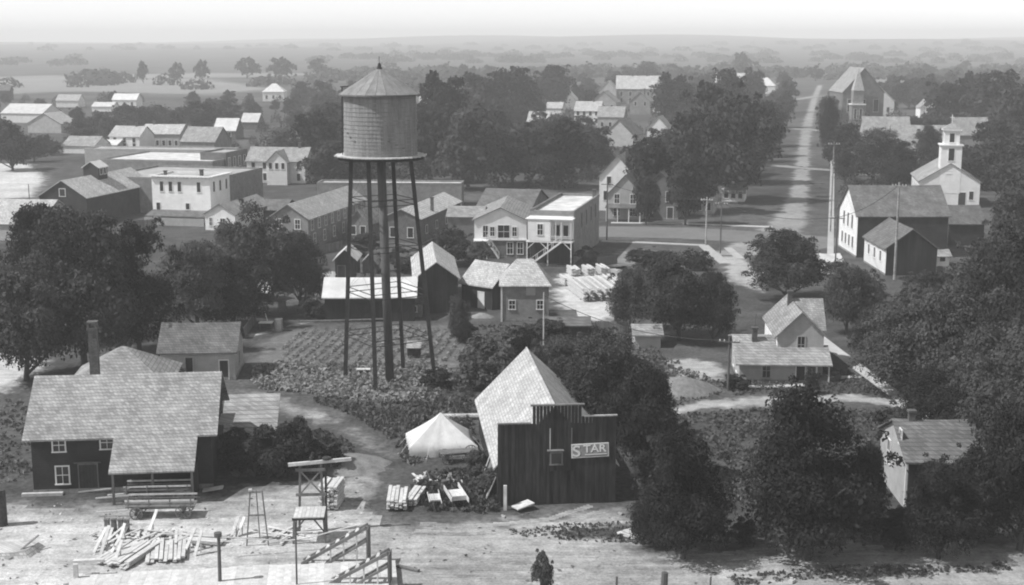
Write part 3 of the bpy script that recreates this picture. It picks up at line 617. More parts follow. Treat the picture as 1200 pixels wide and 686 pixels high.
house('white_cottage', 'small white cottage between dark trees behind the church', 1078, 1096, 138, 126, 117, 7, 'y', 0, 'white', 'shingle', wins=[('F', 2, 1.8, .9, 1.4)])
house('hip_roofed_house', 'grey house with broad roof right of the church belfry', 1118, 1158, 176, 158, 138, 10, 'x', -6, 'brickpale', 'shingle')
house('edge_cottage', 'pale cottage at the end of the far tree belt', 1184, 1220, 158, 145, 130, 9, 'x', 0, 'white', 'shingle_pale')
# barn lower right
def right_barn():
    t = house('gabled_barn', 'old gabled barn with sunlit end wall at the edge of the dark trees', 1062, 1150, 600, 541, 493, 9, 'x', -2, 'darkwood', 'shingle_dark', base=False, cat='barn')
    W, ze, zr, D = t['W'], t['ze'], t['zr'], 9
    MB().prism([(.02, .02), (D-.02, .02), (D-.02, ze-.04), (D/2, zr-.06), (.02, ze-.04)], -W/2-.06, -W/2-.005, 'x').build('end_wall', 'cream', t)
    window(t, 'L', -1.5, 3.0, .9, 1.9, W+.12, D, 'trim', True); window(t, 'L', 2.0, ze+1.2, .7, 1.1, W+.12, D, 'trim', True)
    MB().box((-W/2-.12, .1, ze/2), (.16, .16, ze)).build('downpipe', 'trim', t); chimney(t, -W/2+1.2, D*.5, zr-.5, zr+.7, .5)
    MB().beam((-W/2-.1, 2.2, ze*.92), (-W/2-.1, -.4, ze*.80), .08).build('brace', 'iron', t)
right_barn()

# ------------------------------------------------------------------ middle of the town
house('dark_livery', 'long dark livery stable with pale roof and gabled end', 48, 103, 264, 231, 212, 27, 'y', -13, 'siding', 'shingle_pale', wins=[('F', 1, 6.4, 1.2, 1.4)], cat='stable', base=False)
lv = bpy.data.objects['dark_livery']
cu = MB().prism([(-1.7, lv['zr']-.9), (1.7, lv['zr']-.9), (1.7, lv['zr']+1.6), (0, lv['zr']+2.7), (-1.7, lv['zr']+1.6)], 11, 14.5).build('cupola', 'siding', lv)
cr = gable_roof(3.4, 3.5, lv['zr']+1.6, lv['zr']+2.7, .25, 'y', y0=11).build('cupola_roof', 'tin', cu)
f, p = win_meshes(.8, 1.2, 'trim', False)
for k in range(2):
    q = link('cupola_window', f, cu, (1.705, 12+k*1.5, lv['zr']+.75), math.pi/2)
window(lv, 'R', 8.5, 3.6, 1.0, 2.6, lv['W'], 27, 'trim', True)
house('warehouse', 'big low warehouse with broad gravel roof between stable and white store', 118, 250, 250, 211, None, 26, 'flat', -13, 'brickpale', 'tar', cat='warehouse', base=False)
house('brick_block', 'brick store block with tall upper windows behind the white store', 236, 266, 216, 181, None, 13, 'flat', -13, 'brick', 'tar', wins=[('R', 4, -2.2, 1.0, 2.4), ('R', 3, 2.2, 1.2, 2.2)], cat='store')
house('row_block', 'long row of low brick stores closing the view behind the warehouse', 118, 250, 218, 190, None, 26, 'flat', -13, 'brickpale', 'limeroof', cat='store')
house('far_row', 'far pale parapet row behind the long row of low brick stores', 100, 268, 194, 177, None, 9, 'flat', -8, 'cream', 'tar', cat='store', base=False)
def white_store():
    t = house('white_store', 'two-storey white store with bracketed cornice and narrow dark windows', 180, 248, 262, 209, None, 9, 'flat', -13, 'white', 'tar', wins=[('F', 3, -1.7, .75, 1.9, -2.2, 6), ('F', 1, -1.7, .75, 1.9, 3.8), ('F', 1, 3.4, .8, 1.2, 1.3), ('F', 1, 3.2, .8, 1.6, -5), ('R', 3, -1.7, .8, 2.0)], cat='store', frame='white')
    W, ze = t['W'], t['ze']
    c = MB().box((0, -.25, ze+.35), (W+.7, .7, .25)).box((W/2+.25, 4.5, ze+.352), (.7, 9.7, .25)).build('cornice', 'trim', t)
    for k in range(16): MB().box((-W/2+.3+k*(W-.6)/15, -.2, ze+.1), (.22, .42, .26)).build('bracket', 'trim', c)
    MB().prism([(-.02, 2.5), (-3.4, 1.7), (-3.4, 1.84), (-.02, 2.64)], -W/2, W/2+.4, 'x').build('porch_roof', 'shingle_dark', t)
    MB().box((0, -3.5, .75), (W+.2, .1, 1.5)).build('porch_skirt', 'cream', t)
    MB().box((W/2+1.0, 4.6, 3.3), (2.0, 6, .14)).build('side_balcony', 'trim', t); chimney(t, -W/2+1.5, 3, ze-.3, ze+1.0, .5); chimney(t, 2.6, 4, ze-.3, ze+1.3, .6)
    for y in (1.8, 4.6, 7.4): MB().box((W/2+1.9, y, 1.65), (.12, .12, 3.25)).build('balcony_post', 'trim', t)
white_store()
house('gable_cottage', 'small white cottage with gable end by the white store', 241, 276, 272, 251, 240, 17, 'y', -13, 'white', 'shingle', wins=[('F', 1, 1.9, .9, 1.3, .5), ('F', 1, 1.9, .5, 1.5, -1.9)], mun=True)
house('annex', 'low roofed annex right of the white cottage', 300, 332, 262, 246, 234, 8, 'x', -13, 'siding', 'shingle_dark', base=False, cat='shed')
t = house('white_hotel', 'two-storey white frame hotel with cross gable above the tree tops', 290, 358, 216, 189, 173, 9, 'x', -8, 'white', 'shingle', wins=[('F', 5, -1.2, .9, 1.6), ('F', 5, 1.8, .9, 1.8), ('R', 2, -1.2, .9, 1.6)], chim=[(5, .5, 1.2)], cat='hotel')
wall_mesh(5.2, 3, t['ze'], t['zr']-.4, 'y', 1.0, -2.4).build('cross_wing', 'white', t); gable_roof(5.2, 6, t['ze'], t['zr']-.4, .35, 'y', xo=1.0, y0=-2.4).build('cross_roof', 'shingle', t)
for u in (-.6, 1.0, 2.6): window(t, 'F', u, t['ze']-1.0, .8, 1.5, 5, 3, 'trim', False, y0=-2.4)
house('long_tenement', 'long two-storey dark tenement with pale roof and row of windows', 316, 362, 293, 256, 240, 30, 'y', -13, 'brickpale', 'shingle_pale', wins=[('R', 9, -1.3, .9, 1.7), ('R', 6, 1.7, .9, 1.8), ('F', 2, -1.0, .9, 1.6)], cat='tenement', mun=True)
house('brick_shop', 'brick shop with low gable and long pale roof behind the water tower', 449, 493, 287, 256, 245.5, 27, 'y', -13, 'brick', 'shingle_pale', wins=[('F', 2, 2.2, 1, 1.7), ('R', 4, 2.4, 1, 1.4)], cat='shop')
chimney(bpy.data.objects['brick_shop'], 3.0, 9, 4, 7.4, .5)
house('parapet_store', 'low brick building with pale parapet line behind the brick shop', 372, 541, 241, 217, None, 6, 'flat', -3, 'brickpale', 'limeroof', cat='store', base=False)
house('porch_shop', 'shop with white side balcony between tenement and brick shop', 408, 432, 283, 262, 247, 9, 'y', -13, 'brickpale', 'shingle', wins=[('F', 2, 2, .9, 1.5)], cat='shop')
# white upper storey with picture window and outside stair
def stair(parent, a, b, wd, nst, m='trim', rail=True):
    a = Vector(a); b = Vector(b); d = (b-a); f = Vector((d.x, d.y, 0)).normalized(); s = Vector((-f.y, f.x, 0)); st = MB().beam(a+s*wd/2, b+s*wd/2, .08, .28).beam(a-s*wd/2, b-s*wd/2, .08, .28).build('stair', m, parent)
    for k in range(nst):
        p = a.lerp(b, (k+.5)/nst); MB().beam(p-s*wd/2, p+s*wd/2, .26, .05).build('tread', m, st)
    if rail:
        up = Vector((0, 0, .95))
        for q in (-1, 1):
            r = MB().beam(a+s*wd/2*q+up, b+s*wd/2*q+up, .07)
            for k in range(5): p = a.lerp(b, k/4)+s*wd/2*q; r.beam(p, p+up, .06)
            r.build('handrail', m, st)
def shop_a():
    t = house('white_fronted_shop', 'shop with white upper gable, picture window and outside stair', 556, 617, 302, 258, 244, 17, 'y', -4, 'white', 'shingle', cat='shop')
    W, ze, D = t['W'], t['ze'], 17; zf = zat(Vector(t.location), 281)
    MB().box((0, D/2, zf/2-.1), (W+.06, D+.06, zf-.2)).build('brick_storey', 'brick', t); MB().box((0, -.1, zf), (W+.3, .35, .2)).build('belt_course', 'trim', t)
    for u, w_, h_ in ((-2.5, .8, 1.9), (-1.35, .7, 1.5), (.55, 1.9, 2.1), (2.35, .7, 1.5)): window(t, 'F', u, zf+1.35, w_, h_, W, D, 'trim', True)
    for u in (1.6, 3.3): window(t, 'F', u, 1.6, .9, 1.9, W, D, 'trim', True, y0=-.04)
    MB().box((-W/2+1.2, -.9, zf-.05), (2.4, 1.5, .12)).build('landing', 'trim', t); stair(t, (-W/2+4.2, -1.0, .05), (-W/2+2.2, -1.0, zf), 1.0, 13)
    for x in (-W/2+.1, -W/2+2.2): MB().box((x, -1.5, zf/2), (.12, .12, zf)).build('landing_post', 'trim', t)
    a = gable_roof(6, 8, ze-.3, ze+1.0, .3, 'x', xo=-W/2-2.2, y0=6); a.build('side_roof', 'shingle', t); MB().box((-W/2-2.2, 10, ze/2-.2), (5.9, 7.9, ze-.4)).build('side_wall', 'brick', t)
    MB().box((W/2+.9, 10, 2.9), (1.7, 12, 5.8)).build('infill', 'brick', t); MB().box((W/2+.9, 10, 5.9), (1.9, 12.2, .2)).build('infill_roof', 'shingle', t)
shop_a()
def shop_b():
    t = house('flat_roofed_store', 'flat roofed brick store with white rear gallery on stilts and outside stair', 621, 672, 309, 250.5, None, 25, 'flat', -13, 'brickpale', 'limeroof', wins=[('R', 4, -1.9, .85, 2.4, 1.5, 19)], cat='store', frame='brickpale')
    W, ze, D = t['W'], t['ze'], 25; zf = zat(Vector(t.location), 281)
    MB().box((0, -.25, (zf+ze)/2-.1), (W+.05, .44, ze-zf-.6)).build('rear_siding', 'white', t)
    MB().box((0, -1.2, zf-.1), (W+.3, 2.3, .16)).build('gallery_floor', 'trim', t); MB().box((0, -1.2, ze-.65), (W+.5, 2.5, .14)).build('gallery_roof', 'white', t)
    MB().box((-W*.22, -2.25, (zf+ze)/2-.35), (W*.52, .1, ze-zf-.8)).build('gallery_screen', 'white', t)
    window(t, 'F', -W*.2, (zf+ze)/2-.2, .85, 1.7, W, D, 'trim', True, y0=-2.302)
    for x in (-W/2, -.2, W/2): MB().box((x, -2.25, zf/2-.1), (.16, .16, zf-.2)).build('stilt', 'trim', t)
    for x in (.25, 1.1, 2.0, W/2-.05): MB().box((x, -2.25, (zf+ze)/2-.3), (.1, .1, ze-zf-.75)).build('gallery_post', 'trim', t)
    r = MB().box((W*.25, -2.25, zf+.9), (W*.5, .06, .08))
    for k in range(14): r.box((.25+k*(W*.47)/14, -2.25, zf+.45), (.05, .04, .85))
    r.build('gallery_rail', 'trim', t)
    for u in (1.0, 2.4): window(t, 'F', u, zf+1.5, .8, 1.9, W, D, 'trim', False, y0=-.475)
    stair(t, (-W/2+.5, -3.1, .05), (W*.28, -3.1, zf), 1.2, 14)
    for a, b in (((-W/2, -2.25, zf-1.3), (-W/2+1.2, -2.25, zf-.2)), ((-.2, -2.25, zf-1.3), (-1.4, -2.25, zf-.2)), ((W/2, -2.25, zf-1.3), (W/2-1.2, -2.25, zf-.2))): MB().beam(a, b, .1).build('brace', 'trim', t)
    MB().box((0, -.04, zf/2-.2), (W-.1, .06, zf-.5)).build('undercroft_shade', 'darkwood', t); MB().box((-W/2+.2, D/2, ze+.55), (.5, D+.2, .12)).build('coping', 'shingle_dark', t); chimney(t, W/2-.6, D*.93, ze, ze+1.4, .6)  # dark panel below the gallery floor paints in the shade there
shop_b()
house('store_behind', 'broad roofed store adjoining the flat roofed store', 560, 622, 268, 243, 222, 16, 'x', -13, 'brick', 'shingle_dark', cat='store', base=False)
def hip_house():
    t = house('hip_roofed_shop', 'square brick shop with hipped shingle roof before the lumber piles', 588, 643, 377, 336, 303.5, 6.6, 'hip', 0, 'brickpale', 'shingle_pale', ridge=2.2, cat='shop')
    W, ze = t['W'], t['ze']
    for u in (-1.7, 1.9): window(t, 'F', u, 2.2, .75, 1.1, W, 6.6, 'trim', True)
    MB().box((.7, -.05, ze-.62), (1.2, .08, 1.05)).build('notice_board', 'cream', t); MB().box((-W/2-.02, -.02, ze/2), (.22, .22, ze)).build('corner_board', 'trim', t)
hip_house()
house('gable_stable', 'dark board stable with pale steep roof near the tower legs', 487, 537, 367, 326, 308, 18, 'y', 5, 'darkwood', 'shingle_pale', base=False, cat='stable')
house('stable_wing', 'dark wing with long pale roof and white door slanting out from the stable', 541, 577, 361, 333, 308, 6.5, 'x', -40, 'darkwood', 'shingle_pale', base=False, cat='stable', doors=[('F', .8, 1.0, 2.2, 'trim')])
house('long_shed', 'long low shed with bright tin roof behind the garden', 381, 486, 377, 348, 326, 7, 'x', 2, 'darkwood', 'tin', base=False, cat='shed')
house('garden_privy', 'small grey board hut against the long shed wall', 468, 494, 372, 355, 350, 2.6, 'x', 0, 'brickpale', 'shingle_dark', base=False, cat='hut', wins=[('F', 1, 1.1, .6, .7, .5)])
house('dark_gable_shed', 'small dark gabled shed with open front behind the tin roofed shed', 393, 417, 329, 304, 293, 6, 'y', 0, 'darkwood', 'tin', base=False, cat='shed', doors=[('F', -.6, 1.1, 2.2, 'darkdoor', 'oldwood')])
house('twin_gable_shed', 'tiny grey gabled shed right of the dark gabled shed', 425, 441, 322, 308, 299, 5, 'y', 0, 'oldwood', 'shingle', base=False, cat='shed')
house('white_roofed_shed', 'small shed with bright roof under the tree by the garden path', 293, 316, 354, 341, 321, 4, 'x', 0, 'darkwood', 'limeroof', base=False, cat='shed')
house('low_garage', 'low shed roof in the bushes between board barn and orchard', 640, 690, 397, 388, 376, 5, 'x', 0, 'darkwood', 'shingle_dark', base=False, cat='shed')
house('coop', 'small pale shed beneath the dark tree beside the bare patch', 744, 774, 408, 397, 381, 3.5, 'x', 0, 'cream', 'shingle', base=False, cat='shed')
# hotel corner on the street
house('street_house', 'two-storey pale house with porch facing the street', 712, 752, 259, 228, 206, 10, 'y', -13, 'cream', 'shingle_dark', wins=[('F', 2, -.9, 1, 1.8), ('F', 2, 1.9, 1.2, 1.8)], mun=True)
t = bpy.data.objects['street_house']; W = t['W']
MB().prism([(-2.4, 2.75), (-.01, 3.3), (-.01, 3.42), (-2.4, 2.87)], -W/2-.2, W/2+.2, 'x').build('porch_roof', 'shingle_dark', t)
for k in range(4): MB().box((-W/2+.1+k*(W-.2)/3, -2.2, 1.4), (.16, .16, 2.75)).build('porch_post', 'trim', t)
house('tall_house', 'tall white gabled house rising behind the porch house', 702, 744, 249, 207, 183, 12, 'y', -13, 'white', 'shingle', wins=[('F', 2, -1.0, .9, 1.9), ('F', 3, 3.5, .9, 1.9)], chim=[(1.5, .3, 1.0), (-1.2, .6, 1.0)])
house('dark_gable_house', 'dark brick house with white raked gable behind street trees', 752, 794, 257, 223, 202, 12, 'y', -13, 'brick', 'shingle_dark', wins=[('F', 2, -1.3, 1, 2), ('F', 1, 1.9, 1, 1.8, -2.0)], doors=[('F', 2.1, 1.2, 2.4)], chim=[(3.0, .2, 1.6)])
house('corner_house', 'low house under the street trees beside the dark brick house', 803, 836, 252, 232, 218, 9, 'x', -13, 'cream', 'shingle_dark', wins=[('F', 3, 1.8, .9, 1.6)])
house('lawn_house', 'pale cottage half hidden by trees at the lawn corner', 846, 872, 238, 226, 214, 8, 'x', -13, 'white', 'shingle', wins=[('F', 3, 1.8, .9, 1.5)])

# ------------------------------------------------------------------ far houses, each one
FAR = [
 ('school_house', 'big pale institution building among the far trees', 722, 776, 122, 104, 89, 14, 'x', -6, 'brickpale', 'shingle_pale', [('F', 5, 5.5, 1.4, 2.4), ('F', 5, 2, 1.4, 2.4)], [(-4, .5, 2), (4, .5, 2)]),
 ('tall_far_house', 'tall grey house with two gables in the far trees', 692, 722, 140, 120, 107, 12, 'y', -13, 'cream', 'shingle', [('F', 3, 5.5, 1.2, 2), ('F', 3, 2.2, 1.2, 2)], []),
 ('pale_far_house', 'pale two-storey house left of the grey gabled house', 673, 703, 147, 130, 119, 10, 'x', -13, 'white', 'shingle_pale', [('F', 4, 5, 1.1, 1.8), ('F', 4, 2, 1.1, 1.8)], [(2, .5, 1.5)]),
 ('mid_far_house', 'grey house with broad roof below the grey gabled house', 700, 730, 152, 137, 125, 10, 'x', -13, 'cream', 'shingle', [('F', 3, 2, 1.1, 1.8)], []),
 ('treetop_house', 'small pale house with chimney peeping over the trees', 573, 611, 180, 164, 153, 9, 'x', -6, 'white', 'shingle_pale', [('F', 4, -1.2, 1, 1.5)], [(3, .5, 1.2)]),
 ('roof_in_trees', 'house showing a pale roof above the dark trees', 618, 642, 156, 143, 131, 9, 'x', -13, 'cream', 'shingle_pale', [('F', 2, 2, 1, 1.6)], []),
 ('pointed_house', 'small house with pointed white gable in the woods', 758, 783, 170, 151, 137, 9, 'y', -16, 'white', 'shingle', [('F', 2, 4, .9, 1.5)], []),
 ('dark_roof_house', 'dark roofed house with bright verge among the trees', 708, 742, 172, 158, 141, 10, 'y', -25, 'cream', 'shingle_dark', [], []),
 ('bay_house', 'house with pale bay window beside the big elm', 800, 832, 172, 156, 141, 10, 'x', -13, 'white', 'shingle', [('F', 3, 2, 1, 1.7)], [(-2, .5, 1.5)]),
 ('long_pale_house', 'long pale building at the far edge of the trees', 838, 882, 108, 97, 86, 13, 'x', -13, 'white', 'shingle_pale', [], []),
 ('pyramid_house', 'small pale house with pyramid roof near the road end', 882, 908, 110, 101, 91, 10, 'hip', -13, 'white', 'tin', [], []),
 ('house_by_tank', 'white house seen just right of the tank', 491, 513, 122, 109, 98, 11, 'y', -13, 'white', 'shingle_pale', [('F', 2, 4, 1.2, 2)], []),
 ('low_house_by_tank', 'pale low house below the white one by the tank', 503, 520, 148, 139, 127, 9, 'x', -13, 'cream', 'shingle_pale', [], []),
 ('field_house', 'lone white house standing in the field left of the tank', 308, 333, 119, 108, 98, 10, 'hip', 0, 'white', 'tin', [('F', 3, 2.5, 1.2, 2)], []),
 ('bright_farmhouse', 'bright white two-gabled farmhouse at the field edge', 132, 160, 128, 117, 110, 9, 'x', -5, 'white', 'tin', [('F', 3, 2.5, 1.2, 2)], []),
 ('farm_shed', 'long low pale shed beside the bright farmhouse', 108, 132, 131, 125, 120, 9, 'x', -5, 'white', 'tin', [], []),
 ('packing_shed', 'broad pale roofed packing shed at the field edge', 2, 50, 144, 133, 122, 16, 'x', -13, 'white', 'tin', [], []),
 ('round_gable_house', 'pale gabled barn below the broad packing shed', 33, 72, 156, 145, 133, 12, 'y', -13, 'cream', 'shingle_pale', [], []),
 ('white_field_house', 'white house with chimney beyond the packing shed', 66, 92, 126, 118, 111, 9, 'x', -5, 'white', 'shingle_pale', [], []),
 ('grey_cottage', 'grey roofed cottage near the left trees', 74, 111, 180, 171, 160, 10, 'x', -13, 'white', 'shingle', [], []),
 ('flat_white_hut', 'small white hut right of the grey roofed cottage', 112, 137, 178, 170, 164, 7, 'x', -13, 'cream', 'tin', [], []),
 ('gabled_villa', 'white villa with small gables above the warehouse', 129, 164, 177, 160, 148, 10, 'x', -13, 'white', 'shingle_pale', [('F', 3, -1.3, 1, 1.7), ('F', 3, 1.8, 1, 1.7)], [(2, .5, 1)]),
 ('long_villa', 'long pale villa with porch beside the gabled villa', 166, 211, 174, 157, 146, 10, 'x', -8, 'cream', 'shingle_pale', [('F', 6, 1.8, 1, 1.7)], [(-4, .5, 1)]),
 ('grey_barn', 'grey barn with wide roof behind the brick block', 213, 252, 182, 166, 149, 12, 'x', -13, 'brickpale', 'shingle', [], []),
 ('bright_shop', 'bright roofed shop above a dark wall right of the grey barn', 251, 276, 164, 153, 139, 10, 'x', -6, 'brick', 'tin', [('F', 2, 2, 1, 1.5)], []),
 ('corner_shop', 'light roofed house between the trees behind the hotel', 283, 302, 152, 143, 133, 9, 'x', -6, 'brick', 'tin', [], []),
 ('hotel_neighbour', 'small house with grey roof right of the hotel', 338, 358, 178, 167, 157, 8, 'x', -13, 'cream', 'shingle', [], []),
 ('left_edge_shed', 'big pale roofed shed left of the dark livery stable', -40, 46, 282, 262, 234, 14, 'x', -10, 'cream', 'shingle_pale', [], []),
 ('field_barn', 'dark narrow barn at the rim of the far field', 0, 12, 118, 106, 100, 6, 'x', 0, 'siding', 'shingle_dark', [], []),
 ('far_row_house', 'low pale house in the trees beyond the tank', 640, 658, 134, 127, 120, 9, 'x', -13, 'white', 'shingle_pale', [], []),
 ('gabled_far_house', 'narrow pale house with steep front gable left of the big institution', 702, 722, 122, 106, 95, 10, 'y', -13, 'cream', 'shingle_pale', [('F', 2, 5, 1.1, 2), ('F', 2, 2, 1.1, 2)], []),
 ('step_gable_house', 'grey house with front gable just below the big institution', 738, 762, 134, 119, 108, 10, 'y', -13, 'brickpale', 'shingle', [('F', 2, 5, 1.1, 2)], [(1.5, .4, 1.4)]),
 ('small_gable_house', 'small pale gabled house in the trees below the institution', 655, 674, 128, 117, 107, 9, 'y', -13, 'cream', 'shingle_pale', [], []),
 ('side_gable_house', 'pale house with side gable right of the grey front gable house', 764, 792, 132, 119, 110, 9, 'x', -13, 'white', 'shingle', [('F', 3, 2, 1, 1.7)], [(2, .5, 1.3)]),
 ('crossroad_house', 'pale house beside the far crossroads', 985, 1004, 128, 120, 110, 9, 'x', -13, 'white', 'shingle', [], []),
]
for nm, lb, xl, xr, yb, ye, yr, dp, kd, rt, wl, rf, wn, ch in FAR:
    house(nm, lb, xl, xr, yb, ye, yr, dp, kd, rt, wl, rf, wins=wn, chim=ch, base=False, cat='shed' if 'shed' in nm or 'hut' in nm else 'barn' if 'barn' in nm else 'house')

# ------------------------------------------------------------------ tent and yard things
def tent():
    c = gp(517, 527); t = thing('tent', 'white canvas wall tent pitched on the grass left of the board barn', 'tent', c, R(8))
    h = zat(c, 483); hx, hy, ez = 3.0, 2.4, .27*h; a = MB(); nu, nv = 14, 7; rnd = random.Random(3)
    cor = [(-hx, -hy), (hx, -hy), (hx, hy), (-hx, hy)]
    for q in range(4):
        A, B_ = cor[q], cor[(q+1) % 4]; o = len(a.v)
        for v in range(nv+3):
            for u in range(nu+1):
                f = u/nu; x = A[0]+(B_[0]-A[0])*f; y = A[1]+(B_[1]-A[1])*f; rip = .1*math.sin(f*math.pi*7+q)*math.sin(f*math.pi)
                if v <= nv: k = v/nv; b = 1-.06*math.sin(f*math.pi)*k; a.v.append((x*k*b, y*k*b, h+(ez-h)*k**.86-.1*math.sin(f*math.pi)*k+rip*k*.8))
                else: k = (v-nv)/2; b = 1-.06*math.sin(f*math.pi)+rip*.35*k; a.v.append((x*b, y*b, (ez-.1*math.sin(f*math.pi)+rip*.8)*(1-k)+.02*k))
        for v in range(nv+2):
            for u in range(nu): a.f.append((o+v*(nu+1)+u, o+v*(nu+1)+u+1, o+(v+1)*(nu+1)+u+1, o+(v+1)*(nu+1)+u))
    a.build('canvas', 'canvas', t, True)
    MB().tube([(0, 0, 0), (0, 0, h+.25)], .05, 8).build('centre_pole', 'pole', t)
    MB().beam((0, -2.42, .1), (.02, -1.25, h*.55), .14, .03).build('door_flap', 'canvas', t)
    for k in range(8):
        th = 2*math.pi*(k+.5)/8; x, y = 3.6*math.cos(th), 3.0*math.sin(th); MB().tube([(x*.82, y*.8, .4*h), (x*1.15, y*1.15, 0)], .018, 5).build('guy_rope', 'rope', t); MB().beam((x*1.15, y*1.15, -.05), (x*1.17, y*1.17, .25), .07).build('tent_peg', 'lumber', t)
tent()
def lumber_pile(name, label, px, py, rz, cols, rows, L, w_=.26, h_=.06, gap=.05, m='lumber', group=None, seed=0, tilt=0):
    rnd = random.Random(seed); c = gp(px, py); t = thing(name, label, 'lumber', c, R(rz), group)
    for s in (-L*.32, L*.32): MB().box((0, s, .06), (cols*(w_+gap)+.1, .12, .12)).build('bearer', 'oldwood', t)
    me = {}
    for r in range(rows):
        for k in range(cols):
            if r == rows-1 and rnd.random() < .3: continue
            l = L*rnd.choice((.86, .93, 1.0)); key = ('plank', w_, h_, l, m)
            o = link('plank', sharedbox(BOXES, 'plank%.2f_%.2f_%.2f_%s' % (w_, h_, l, m), (w_, l, h_), m), t, ((k-(cols-1)/2)*(w_+gap)+rnd.uniform(-.03, .03), rnd.uniform(-.25, .25), .15+r*(h_+.035)+.001*k), rnd.uniform(-.02, .02))
            o.rotation_euler.x = tilt
    return t
lumber_pile('lumber_pile', 'white plank pile left of the board barn, nearest the cart track', 466, 590, 2, 5, 8, 3.8, seed=1)
lumber_pile('lumber_pile', 'white plank pile between the cart track pile and the flat box', 487, 586, -10, 3, 6, 3.3, seed=2)
lumber_pile('lumber_pile', 'short stack of pale boards standing right of the hoist frame', 389, 592, -6, 5, 14, 2.6, h_=.1, seed=3)
lumber_pile('lumber_pile', 'long low pile of pale boards beside the leaning stakes in the yard', 150, 652, -16, 9, 4, 4.6, seed=4)
lumber_pile('lumber_pile', 'wide heap of fresh boards in the middle of the yard', 195, 648, 12, 9, 3, 4.2, seed=5)
lumber_pile('lumber_pile', 'pale boards laid crosswise behind the fence post in the yard', 236, 634, 80, 6, 3, 3.6, seed=6)
for i, (px, py) in enumerate(((676, 358), (684, 358), (693, 357), (701, 357), (709, 356), (717, 355), (724, 354))):
    lumber_pile('lumber_pile', 'long pale lumber stack in the row beside the hip roofed shop', px, py-12, 10, 2, 15, 11, .24, .08, .03, group='lumber stacks in the lumber lot', seed=20+i)
for i, (px, py, dz) in enumerate(((664, 333, 0), (672, 322, 0), (690, 321, 0), (706, 320, 0))):
    lumber_pile('lumber_pile', 'short lumber stack at the back of the lumber lot', px, py, 10, 4, 9, 4, .3, .09, .05, group='short stacks at the back of the lot', seed=40+i)
def board_heap(label, px, py, n, sx, sy, seed, group=None):
    rnd = random.Random(seed); t = thing('board_heap', label, 'lumber', gp(px, py), 0, group)
    for k in range(n):
        L_ = rnd.choice((1.6, 2.2, 2.8)); o = link('plank', sharedbox(BOXES, 'heap%.1f%d' % (L_, k % 3 == 0), (.2, L_, .05), 'oldwood' if k % 5 == 0 else 'lumber'), t, (rnd.uniform(-sx, sx), rnd.uniform(-sy, sy), .05+.018*k), rnd.uniform(-.5, .5)+(1.4 if rnd.random() < .35 else 0)); o.rotation_euler.x = rnd.uniform(-.06, .06)
board_heap('jumbled heap of pale boards at the left end of the yard lumber', 132, 634, 22, 1.3, 1.2, 1)
board_heap('jumbled heap of pale boards behind the wide heap of fresh boards', 168, 632, 24, 1.5, 1.0, 2)
board_heap('jumbled heap of boards beside the round headed post', 216, 636, 20, 1.4, .9, 3)
board_heap('scattered boards between ladder frame and hoist frame', 326, 628, 14, 1.2, .8, 4)
board_heap('small board heap in the weeds behind the cart box', 512, 562, 14, 1.6, .6, 5)
# leaning white boards (stakes) in the yard
for k, (px, py) in enumerate(((110, 648), (118, 650), (126, 655), (133, 662), (138, 640), (172, 630), (215, 650), (228, 652), (270, 632), (277, 630))):
    rnd = random.Random(k); c = gp(px, py); o = MB().beam((0, 0, 0), (rnd.uniform(.3, .7), rnd.uniform(.6, 1.3), rnd.uniform(1.2, 1.9)), .26, .05).beam((.3, .65, 0), (.35, .6, .8), .08).build('propped_board', 'lumber'); o.location = c
    tag(o, 'pale board propped on a stick among the lumber in the yard', 'board', 'propped boards in the yard')
def wheel(parent, x, y, r, m='oldwood'):
    o = MB(); n = 20; prof = [(r-.07, -.04), (r, -.04), (r, .04), (r-.07, .04), (r-.07, -.04)]
    w0 = MB()
    for i in range(len(prof)-1):
        pass
    vs_ = []; fs = []
    for q, d in prof[:-1]:
        for j in range(n): t = 2*math.pi*j/n; vs_.append((x+q*math.cos(t), y+d, r+q*math.sin(t)))
    for i in range(4):
        for j in range(n): fs.append((i*n+j, i*n+(j+1) % n, ((i+1) % 4)*n+(j+1) % n, ((i+1) % 4)*n+j))
    wh = MB().add(vs_, fs).build('wheel', m, parent)
    for k in range(10): t = 2*math.pi*k/10; MB().beam((x, y, r), (x+(r-.05)*math.cos(t), y, r+(r-.05)*math.sin(t)), .05).build('spoke', m, wh)
    MB().tube([(x, y-.14, r), (x, y+.14, r)], .1, 10).build('hub', 'iron', wh); return wh
